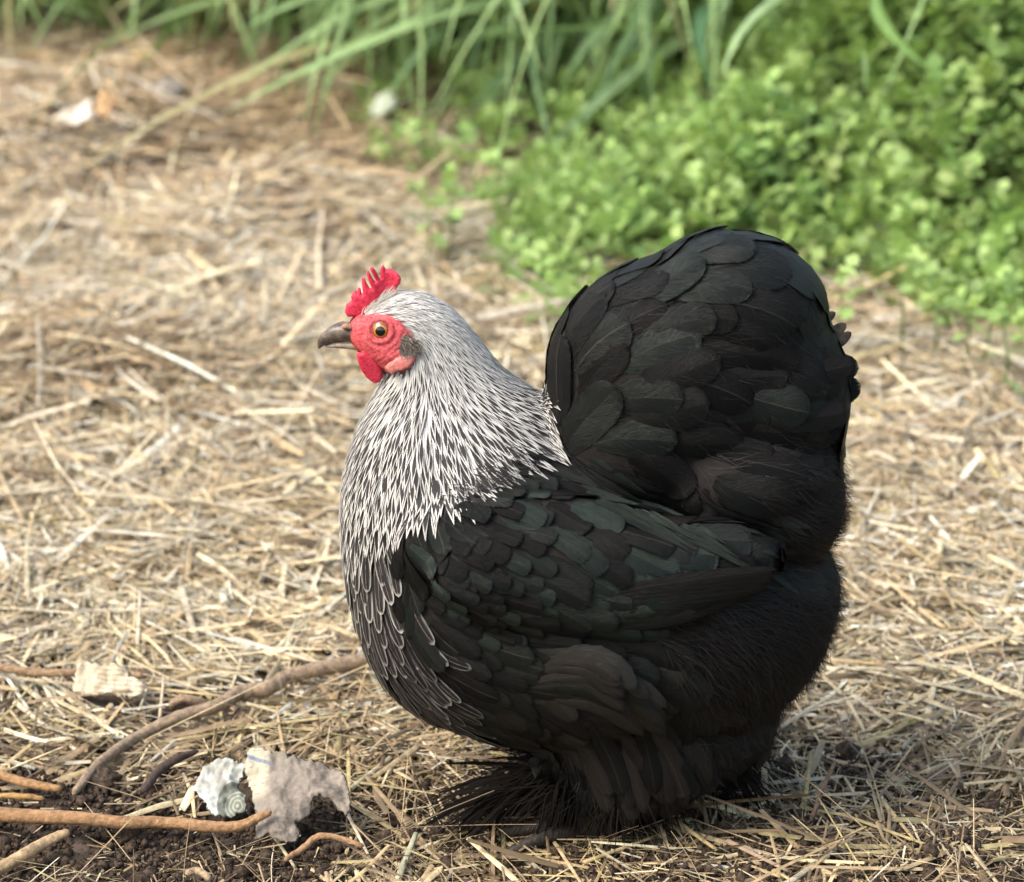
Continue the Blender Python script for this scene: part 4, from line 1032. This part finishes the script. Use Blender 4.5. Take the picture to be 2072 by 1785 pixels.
def M_circles():
    m = NT('grey_printed_paper'); n = m.noise(150, 5, rough=.7); u, v = m.uv()
    dx = m.math('SUBTRACT', u, .480); dy = m.math('SUBTRACT', v, 1.630); r = m.math('SQRT', m.math('ADD', m.math('MULTIPLY', dx, dx), m.math('MULTIPLY', m.math('MULTIPLY', dy, dy), .75)))
    ring = m.math('MULTIPLY', m.ss(.1, .6, m.math('SINE', m.math('MULTIPLY', r, 2 * pi * 1000 / 7.5))), m.ss(.027, .025, r))
    disc = m.ss(.042, .0405, r)
    c = m.mix(m.ss(.3, .7, n), (.36, .37, .33), (.52, .53, .47)); c = m.mix(disc, c, (.17, .18, .145)); c = m.mix(m.math('MULTIPLY', ring, .5), c, (.42, .43, .34))
    n2 = m.noise(45, 4); c = m.mix(m.math('MULTIPLY', m.ss(.55, .75, n2), .6), c, (.16, .12, .09))
    m.set(Base_Color=c, Roughness=.75, Specular_IOR_Level=.25); m.bump(n, .4, .0006); return m.m
def M_brownpaper():
    m = NT('muddy_paper'); n = m.noise(140, 6, rough=.75); n2 = m.noise(38, 5, rough=.6); u, v = m.uv()
    c = m.mix(m.ss(.3, .7, n), (.11, .092, .074), (.32, .27, .22)); c = m.mix(m.math('MULTIPLY', m.ss(.4, .65, n2), .7), c, (.25, .215, .175))
    c = m.mix(m.math('MULTIPLY', m.ss(.66, .72, n), .8), c, (.06, .04, .03))
    pale = m.math('MULTIPLY', m.ss(.556, .540, m.math('ADD', u, m.math('MULTIPLY', m.math('SUBTRACT', n2, .5), .06))), m.ss(1.63, 1.60, v))
    c = m.mix(m.math('MULTIPLY', pale, .8), c, (.50, .44, .32))
    blue = m.math('MULTIPLY', m.math('MULTIPLY', m.ss(.552, .545, u), m.ss(.006, .002, m.math('ABSOLUTE', m.math('SUBTRACT', m.math('SUBTRACT', v, 1.5385), m.math('MULTIPLY', m.math('SUBTRACT', u, .52), .4)))), 1.0), 1.0)
    c = m.mix(m.math('MULTIPLY', blue, m.math('MULTIPLY', m.ss(.35, .6, n2), .75)), c, (.10, .15, .26))
    ln = m.math('SINE', m.math('MULTIPLY', v, 2 * pi * 1000 / 11)); ink = m.math('MULTIPLY', m.math('MULTIPLY', m.ss(.5, .8, ln), pale), m.ss(.45, .6, m.noise(500, 1)))
    c = m.mix(m.math('MULTIPLY', ink, .5), c, (.15, .14, .14))
    m.set(Base_Color=c, Roughness=.9, Specular_IOR_Level=.15); m.bump(n, .9, .0015); return m.m
paper('torn_page', [(158, 1350), (180, 1348), (225, 1352), (255, 1358), (272, 1380), (300, 1392), (303, 1403), (285, 1415), (255, 1419), (225, 1412), (200, 1417), (170, 1412), (150, 1408), (152, 1385)], 1420, radians(40), 5, M_page(), None,
      'torn yellowed page with faint rows of print lying on the straw', 'paper scrap', up=22)
paper('torn_card', [(412, 1548), (440, 1537), (470, 1536), (498, 1545), (494, 1562), (482, 1572), (484, 1590), (498, 1612), (496, 1640), (478, 1650), (455, 1656), (432, 1655), (418, 1630), (402, 1610), (386, 1600), (398, 1575)], 1655, radians(36), 7, M_circles(), None,
      'grey green torn card printed with concentric circles, left of the brown paper', 'paper scrap')
paper('muddy_paper', [(498, 1522), (515, 1512), (560, 1525), (610, 1535), (660, 1545), (690, 1562), (705, 1590), (712, 1640), (700, 1655), (685, 1640), (655, 1618), (632, 1625), (625, 1650), (600, 1668), (607, 1690), (590, 1708), (560, 1705), (540, 1690), (512, 1700), (520, 1660), (512, 1630), (505, 1590), (496, 1560)], 1700, radians(34), 13, M_brownpaper(), None,
      'large crumpled muddy brown paper with ragged torn edges', 'paper scrap', freq=70)
PALE = M_plain('pale_dry_leaf', (.55, .44, .33), (.74, .66, .54), 90, .6, .0005)
DRYB = M_plain('brown_dry_leaf', (.34, .20, .09), (.48, .31, .15), 90, .6, .0005)
l1 = paper('dry_leaf', [(105, 245), (150, 215), (185, 198), (190, 240), (150, 252)], 252, radians(35), 8, PALE, None, 'pale curled dry leaf lying on the straw at upper left', 'dry leaf')
paper('dry_leaf', [(186, 238), (195, 200), (215, 172), (235, 200), (220, 235)], 240, radians(50), 8, DRYB, None, 'brown curled dry leaf standing beside the pale dry leaf', 'dry leaf')
paper('petal', [(745, 230), (765, 195), (790, 180), (803, 205), (785, 228), (760, 240)], 245, radians(45), 5, M_plain('white_petal', (.62, .66, .52), (.78, .80, .66), 60, .5), None, 'whitish petal lying below the long grass blades', 'petal', up=4)
c = onG(345, 205); bm = bmesh.new(); bmesh.ops.create_icosphere(bm, subdivisions=3, radius=.012)
for v in bm.verts: v.co *= 1 + .25 * float(vnoise(v.co.x * 150, v.co.y * 150 + v.co.z * 90, 3))
me = bpy.data.meshes.new('pebble'); bm.to_mesh(me); bm.free(); me.materials.append(M_plain('grey_stone', (.22, .20, .17), (.34, .31, .27), 90, .85))
o = bpy.data.objects.new('pebble', me); o.location = (c[0], c[1], c[2] + .009); o.scale = (1, .9, .75); col.objects.link(o); tag(o, 'grey rounded pebble beyond the dry leaves', 'pebble')

# ------------------------------------------------------------------ single straws that stand out
def stalk(p0, p1, w, c, label, bow=0.0):
    """p: layout x, y and height above the ground at both ends"""
    a = Vector(onG(p0[0], p0[1], p0[2])); b = Vector(onG(p1[0], p1[1], p1[2])); d = (b - a); T = d.normalized()
    sidev = T.cross(Vector((0, -.6, 1))).normalized(); nn = sidev.cross(T); V = []; F = []; U = []; n = 6
    for i in range(n + 1):
        t = i / n; cpt = a + d * t + nn * (bow * d.length * 4 * t * (1 - t)) ; ww = w * S * .5 * (1 - .35 * t)
        for k in range(6):
            th = 2 * pi * k / 6; V.append(tuple(cpt + sidev * (cos(th) * ww) + nn * (sin(th) * ww * .45))); U.append((k / 6, t * 3))
    for i in range(n):
        for k in range(6): F.append((i * 6 + k, i * 6 + (k + 1) % 6, (i + 1) * 6 + (k + 1) % 6, (i + 1) * 6 + k))
    F.append(tuple(range(6))[::-1]); F.append(tuple(n * 6 + k for k in range(6)))
    ob = mesh_np('straw_stalk', V, F, STRAW, None, np.array(U), np.tile(c, (len(V), 1)), smooth=True)
    rebase(ob, a); tag(ob, label, 'straw stalk', 'straw stalks that stand out'); return ob
PS = (.66, .55, .40); GS = (.56, .42, .20); BS = (.34, .24, .14)
stalk((367, 1190, .012), (405, 1320, .008), 20, PS, 'broad pale straw pointing down to the long root')
stalk((255, 1387, .014), (470, 1410, .012), 9, GS, 'long thin straw lying across the torn printed page')
stalk((322, 1462, .004), (332, 1365, .022), 8, PS, 'thin upright straw right of the torn printed page')
stalk((276, 1345, .006), (284, 1195, .026), 10, PS, 'tall pale straw standing behind the torn printed page')
stalk((800, 1790, .004), (842, 1685, .012), 16, (.50, .50, .34), 'greenish pale straw at the bottom edge below the foot feathers')
stalk((1590, 1790, .008), (1730, 1690, .006), 14, (.55, .47, .35), 'pale straw at the bottom edge right of the feet')
stalk((1560, 1655, .008), (1770, 1540, .010), 7, GS, 'thin golden straw slanting up right of the hen feet') if False else None
stalk((1340, 1640, .012), (1450, 1720, .008), 12, GS, 'golden straw slanting down from the foot of the hen')
stalk((1625, 1640, .004), (1640, 1520, .030), 12, (.48, .38, .18), 'bent olive straw standing right of the hen feet')
stalk((1785, 1620, .010), (1850, 1700, .008), 10, GS, 'short golden straw lying right of the standing twig')
stalk((700, 1640, .012), (760, 1760, .006), 8, PS, 'slender straw leaning on the right edge of the muddy paper')
stalk((520, 1640, .010), (600, 1760, .004), 10, (.52, .44, .27), 'olive straw lying under the end of the thick orange root')
stalk((30, 1420, .010), (170, 1530, .008), 14, PS, 'pale straw slanting across the left edge below the page')
stalk((470, 1290, .012), (660, 1345, .012), 12, PS, 'long pale straw just above the crooked root')
stalk((0, 1300, .010), (170, 1240, .014), 10, PS, 'pale straw lying at the left edge above the printed page')
stalk((1180, 1745, .010), (1330, 1690, .008), 10, GS, 'golden straw lying in front of the foot feathers')
stalk((1470, 1700, .010), (1600, 1765, .006), 12, (.40, .28, .19), 'reddish brown straw in front of the right feet')

# ------------------------------------------------------------------ long grass
def blade_mesh(root, mid, tip, w, c, n=12, fold=.25, twist=0.0):
    V = []; U = []; F = []; root, mid, tip = map(Vector, (root, mid, tip)); prev = None
    for i in range(n + 1):
        t = i / n; p = root * (1 - t)**2 + mid * (2 * t * (1 - t)) + tip * t * t; tg = ((mid - root) * (1 - t) + (tip - mid) * t).normalized()
        sd_ = tg.cross(Vector((0, 0, 1)))
        if sd_.length < .05: sd_ = Vector((1, 0, 0))
        sd_.normalize(); up_ = sd_.cross(tg); an = twist * t; sd_, up_ = sd_ * cos(an) + up_ * sin(an), up_ * cos(an) - sd_ * sin(an)
        ww = w * (1 - t**3.0) * (.75 + .25 * min(1, t * 4)) * .5 + .0003
        V += [tuple(p - sd_ * ww + up_ * ww * fold), tuple(p), tuple(p + sd_ * ww + up_ * ww * fold)]; U += [(0, t), (.5, t), (1, t)]
    for i in range(n):
        for k in range(2): F.append((i * 3 + k, i * 3 + k + 1, i * 3 + k + 4, i * 3 + k + 3))
    return np.array(V), np.array(F), np.array(U), np.tile(c, (len(V), 1))
def grass_col():
    r = R()
    if r < .10: return np.array((.52, .45, .24)) * random.uniform(.8, 1.15)
    if r < .30: return np.array((.34, .46, .19)) * random.uniform(.8, 1.2)
    if r < .45: return np.array((.24, .38, .19)) * random.uniform(.8, 1.2)
    return np.array((.33, .47, .20)) * random.uniform(.75, 1.25)
def clump(cx_, cy_, n, spread, dmean, dsd, Lr, label, specials=()):
    c0 = np.array([cx_, cy_, float(hgt(cx_, cy_))]); e = empty('grass_clump', c0, label, 'grass clump', 'long grass clumps along the top')
    for k in range(n + len(specials)):
        if k < n:
            rx, ry = cx_ + random.gauss(0, spread), cy_ + random.gauss(0, spread * .6); L = random.uniform(*Lr); vary = R() < .25; a = random.gauss(dmean, dsd) + (random.uniform(-1.6, 1.6) if vary else 0)
            hgt_ = L * random.uniform(.12, .55); reach = L * random.uniform(.45, .85) * (.55 if vary else 1)
            tip = Vector((rx + cos(a) * reach, ry + sin(a) * reach, 0)); tip.z = float(hgt(tip.x, tip.y)) + .008 + random.random()**1.3 * .14
            am = a + random.gauss(0, .55); mid = Vector((rx + cos(am) * reach * .5, ry + sin(am) * reach * .5, hgt_ * 1.5)); w = random.uniform(.005, .0135); cc = grass_col()
        else:
            (mx, my, mz), (tx, ty, tz), w, cc = specials[k - n]; rx, ry = cx_ + random.gauss(0, .02), cy_; tip = Vector(onG(tx, ty, tz)); mid = Vector(onG(mx, my, mz)); cc = np.array(cc)
        V, F, U, C = blade_mesh((rx, ry, float(hgt(rx, ry))), mid, tip, w, cc, twist=random.gauss(0, .7)); V = V - c0
        ob = mesh_np('blade', V, F, BLADE, e, U, C)
LG = (.38, .53, .26); BG = (.24, .38, .21)
clump(-.60, 1.44, 75, .07, -1.2, .7, (.20, .34), 'low dense grass clump at the far left corner')
clump(-.38, 1.45, 100, .07, -1.8, .7, (.22, .38), 'grass clump with drooping blades left of the tall straight blade', [((400, -300, .1), (355, 125, .0), .012, LG), ((560, -200, .1), (260, 165, .0), .011, (.16, .30, .08))])
clump(-.12, 1.38, 130, .07, -1.95, .6, (.22, .44), 'grass clump whose broad pale blade hangs straight down', [((560, -420, .15), (572, 238, .0), .017, (.26, .42, .16)), ((640, -250, .1), (470, 165, .0), .011, LG), ((660, -250, .1), (610, 200, .0), .010, LG)])
clump(.10, 1.29, 190, .09, -2.25, .5, (.26, .50), 'thick grass clump sweeping down left above the petal', [((1050, -200, .1), (860, 300, .0), .014, LG), ((980, -250, .1), (700, 260, .0), .012, (.16, .30, .09)), ((1100, -100, .1), (930, 340, .0), .013, LG), ((1010, -150, .12), (760, 190, .02), .012, BG)])
clump(.24, 1.32, 80, .09, -2.3, .6, (.34, .64), 'grass clump behind the leafy weeds in the middle', [((1140, -200, .1), (1080, 300, .0), .013, LG), ((1240, -120, .12), (1135, 185, .05), .013, LG), ((1330, -100, .15), (1440, 185, .08), .014, (.15, .30, .15)), ((1200, 20, .14), (880, 95, .08), .014, BG), ((1420, -60, .12), (1040, 380, .0), .012, LG)])
clump(.46, 1.53, 26, .08, -1.6, .8, (.30, .48), 'grass clump rising behind the weeds near the right', [((1560, -120, .2), (1890, 150, .12), .018, (.20, .34, .11)), ((1500, -150, .2), (1460, 170, .1), .012, LG)])
clump(.70, 1.60, 40, .08, -1.9, .8, (.26, .42), 'sparse grass clump in the far right corner')
# background undergrowth: fine grass, one mass
def fine_grass():
    N = 17000; x = rng.uniform(-1.0, 1.1, N); y = rng.uniform(1.25, 2.4, N); k = (y > 1.20 + .12 * fbm(x * 3, y * 0, 4, 2) + .12 * (x < -.1) - .25 * sstep(.05, .35, x)); x, y = x[k], y[k]; N = len(x)
    L = rng.uniform(.08, .30, N); ang = rng.normal(-1.6, 1.0, N); lean = rng.uniform(.2, 1.1, N); w = rng.uniform(.002, .006, N)
    z = hgt(x, y); V = []; D = np.stack([np.cos(ang), np.sin(ang)], -1); Sx = np.stack([-D[:, 1], D[:, 0], np.zeros(N)], -1)
    rows_ = []
    for t in (0, .35, .7, 1.0):
        r = np.sin(lean * t) * L * t; c = np.stack([x + D[:, 0] * r, y + D[:, 1] * r, z + L * t * np.cos(lean * t * 1.3)], -1); ww = w * (1 - t * .9) / 2
        rows_.append(np.stack([c - Sx * ww[:, None], c + Sx * ww[:, None]], 1))
    V = np.stack(rows_, 1).reshape(-1, 3); b = np.arange(N)[:, None, None] * 8; F = (b + np.array([[0, 1, 3, 2], [2, 3, 5, 4], [4, 5, 7, 6]])[None]).reshape(-1, 4)
    C = np.where(rng.random((N, 1)) < .2, np.array([[.50, .43, .24]]), np.array([[.22, .34, .11]])) * rng.uniform(.6, 1.3, (N, 1)); C = np.repeat(C, 8, 0)
    U = np.tile(np.array([[0, 0], [1, 0], [0, .3], [1, .3], [0, .7], [1, .7], [0, 1], [1, 1]]), (N, 1))
    tag(mesh_np('undergrowth_grass', V, F, BLADE, None, U, C), 'fine green and dry grass growing behind the straw', None, None, 'stuff')
fine_grass()

# ------------------------------------------------------------------ leafy weeds
def leaf_template():             # lobed leaflet lying in xy, length 1 along +x
    out = [(0, 0)]; half = [(.31, .04), (.33, .42), (.44, .44), (.55, .055), (.69, .33), (.80, .31)]
    pts = [(0, 0)] + half + [(1.0, 0)] + [(a, -b) for a, b in half[::-1]]
    V = [(.5, 0, .0)] + [(a, b, .10 * b * 2 - .22 * a * a) for a, b in pts]; n = len(pts)
    V[0] = (.5, 0, -.055 + .02); F = [(0, i + 1, (i + 1) % n + 1) for i in range(n)]
    return np.array(V), np.array(F)
LV, LF = leaf_template(); LV = LV * np.array([1.12, .80, 1.0])
LUV = np.stack([.5 + LV[:, 1], LV[:, 0]], -1)
def rotz(a): c, s = np.cos(a), np.sin(a); z = np.zeros_like(c); o = z + 1; return np.stack([np.stack([c, -s, z], -1), np.stack([s, c, z], -1), np.stack([z, z, o], -1)], -2)
def roty(a): c, s = np.cos(a), np.sin(a); z = np.zeros_like(c); o = z + 1; return np.stack([np.stack([c, z, s], -1), np.stack([z, o, z], -1), np.stack([-s, z, c], -1)], -2)
def sprig_leaves(x, y, z, size, nl, colr):
    N = len(x); k = np.arange(nl)
    az = rng.uniform(0, 2 * pi, (N, 1)) + k[None] * 2.4 + rng.normal(0, .2, (N, nl)); el = -(1.15 - k[None] / nl * 1.35) + rng.normal(0, .22, (N, nl)); el = -el * 0 + rng.normal(0, .22, (N, nl)) + (-1.25 + 1.25 * k[None] / nl)
    # el<0 lifts the leaf; low leaves spread, top leaves stand up
    M = rotz(az) @ roty(el); sc = (size[:, None] * rng.uniform(.7, 1.2, (N, nl)))
    off = np.stack([x[:, None] + 0 * az, y[:, None] + 0 * az, z[:, None] - (k[None] / nl) * size[:, None] * .9], -1)
    off = off + (M @ np.array([.25, 0, 0])) * sc[..., None]
    V = np.einsum('nkij,vj->nkvi', M, LV) * sc[..., None, None] + off[:, :, None]
    nvv = len(LV); b = np.arange(N * nl)[:, None, None] * nvv; F = (b + LF[None]).reshape(-1, 3)
    young = np.clip(1 - k[None] / nl, 0, 1)[..., None]
    C = colr[:, None] * (1 + .35 * young) * rng.uniform(.8, 1.2, (N, nl, 1)) + young * np.array([.05, .04, .0])
    C = np.repeat(C.reshape(-1, 3), nvv, 0); U = np.tile(LUV, (N * nl, 1))
    return V.reshape(-1, 3), F, U, C
def weed_h(x, y):                # canopy height of the weeds
    d = weed_depth(x, y); h = .140 * sstep(-.01, .32, d) * (1 + 1.3 * fbm(x * 6 + 5, y * 6, 12, 3)); h = h * (.35 + .65 * sstep(.0, .30, x)) 
    return np.clip(h, .004, .2) 
def weed_side(x, y):
    p = PX(np.stack([x, y, hgt(x, y) + .05], -1)); return .17 + .83 * sstep(-80, 90, p[:, 0] - (1270 - (p[:, 1] - 100) * 1.25))
def weeds():
    N0 = 36000; x = rng.uniform(-.30, 1.05, N0); y = rng.uniform(.3, 1.9, N0); d = weed_depth(x, y)
    dens = sstep(-.05, .10, d + .05 * fbm(x * 14, y * 14, 31, 3)) * weed_side(x, y) * (1 - .8 * sstep(.45, .8, d) * sstep(.6, .2, x)) * (1 - .55 * sstep(-.1, .35, -fbm(x * 9, y * 9, 77, 3)))
    k = rng.random(N0) < dens; x, y = x[k][:12500], y[k][:12500]; N = len(x); h = weed_h(x, y)
    z = hgt(x, y) + h * np.where(rng.random(N) < .55, rng.uniform(.75, 1.12, N), rng.random(N)) + .006
    size = rng.uniform(.011, .022, N) * (.7 + .3 * sstep(.0, .2, x))
    base = np.array([[.25, .375, .125]]) * rng.uniform(.75, 1.2, (N, 1)) + rng.normal(0, .012, (N, 3)) * np.array([[1, .6, .4]]); base = base.clip(.02, .5)
    V, F, U, C = sprig_leaves(x, y, z, size, 8, base)
    tag(mesh_np('leafy_weeds', V, F, WEED, None, U, C), 'dense mass of bright green lobed weed leaves', None, None, 'stuff')
    # stems
    m = rng.random(N) < .35; xs, ys, zs = x[m], y[m], z[m]; n = len(xs); bx = xs + rng.normal(0, .02, n); by = ys + rng.normal(0, .02, n) + .01; P0 = np.stack([bx, by, hgt(bx, by)], -1); P1 = np.stack([xs, ys, zs], -1)
    D = P1 - P0; L = np.linalg.norm(D, axis=1); V, F, U, C = straws((P0 + P1) / 2, np.arctan2(D[:, 1], D[:, 0]), np.arcsin((D[:, 2] / L).clip(-1, 1)), L, np.full(n, .0016), np.tile([.16, .22, .08], (n, 1)), 2)
    tag(mesh_np('weed_stems', V, F, BLADE, None, U, C), 'thin green stems inside the weed mass', None, None, 'stuff')
weeds()
# separate plants along the front edge of the patch
wx = [(860, 440, .03, 'small weed sprig at the left tip of the weed patch, above the hen neck'), (905, 400, .05, 'weed sprig beside the drooping grass tips at the patch left end'), (1010, 520, .02, 'small low weed sprig on straw between hen head and tail'),
      (1060, 560, .02, 'tiny weed sprig on straw left of the tail'), (1115, 600, .025, 'weed sprig growing right against the left side of the tail'), (1135, 655, .02, 'lowest weed sprig, almost touching the tail'),
      (960, 330, .04, 'pale weed sprig under the sweeping grass blades'), (800, 300, .03, 'weed sprig just below the white petal'), (1690, 590, .05, 'weed plant right behind the top of the tail'),
      (1830, 545, .07, 'leafy weed plant over dark soil right of the tail'), (1890, 610, .05, 'low weed plant at the front right edge of the patch'), (1950, 640, .05, 'weed plant leaning onto the straw at right, above the fallen grass blade'),
      (2040, 660, .05, 'weed plant at the right border above the pale fallen blade'), (1990, 575, .07, 'upright weed plant with wide leaves near the right border'), (1900, 60, .12, 'tall yellow green weed plant at the top right')]
for (px, py, hh, lab) in wx:
    g = onG(px, py); g = G(px, py, g[2] + hh); c0 = np.array([g[0], g[1] , float(hgt(g[0], g[1]))])
    e = empty('weed_plant', c0, lab, 'weed plant', 'separate weed plants at the edge of the weed patch')
    top = Vector((random.gauss(0, .004), random.gauss(0, .004), max(.014, g[2] - c0[2]))); st = tube([Vector((0, 0, 0)), top * .5 + Vector((.002, 0, 0)), top], [.0012, .001, .0007], BLADE, 'stem', 5, (.16, .24, .08)); st.parent = e
    V, F, U, C = sprig_leaves(np.array([top.x]), np.array([top.y]), np.array([top.z + .004]), np.array([random.uniform(.014, .021)]), 11, np.array([[.25, .38, .12]]) * random.uniform(.9, 1.2))
    nv1 = len(LV)
    for k in range(11): mesh_np('leaf', V[k * nv1:(k + 1) * nv1], LF, WEED, e, U[k * nv1:(k + 1) * nv1], C[k * nv1:(k + 1) * nv1])
# lone grass blades at right, on the straw
def lone(p0, p1, p2, w, c, label):
    V, F, U, C = blade_mesh(onG(*p0), onG(*p1), onG(*p2), w, np.array(c)); ob = mesh_np('grass_stalk', V, F, BLADE, None, U, C); rebase(ob, V[1]); tag(ob, label, 'grass blade')
lone((2110, 712, .01), (2010, 705, .03), (1925, 745, .002), .006, (.42, .48, .22), 'pale green grass blade lying on straw right of the tail')
lone((2100, 830, .0), (2060, 780, .04), (2010, 755, .01), .004, (.20, .33, .12), 'short green grass blade at the right edge beside the straw')
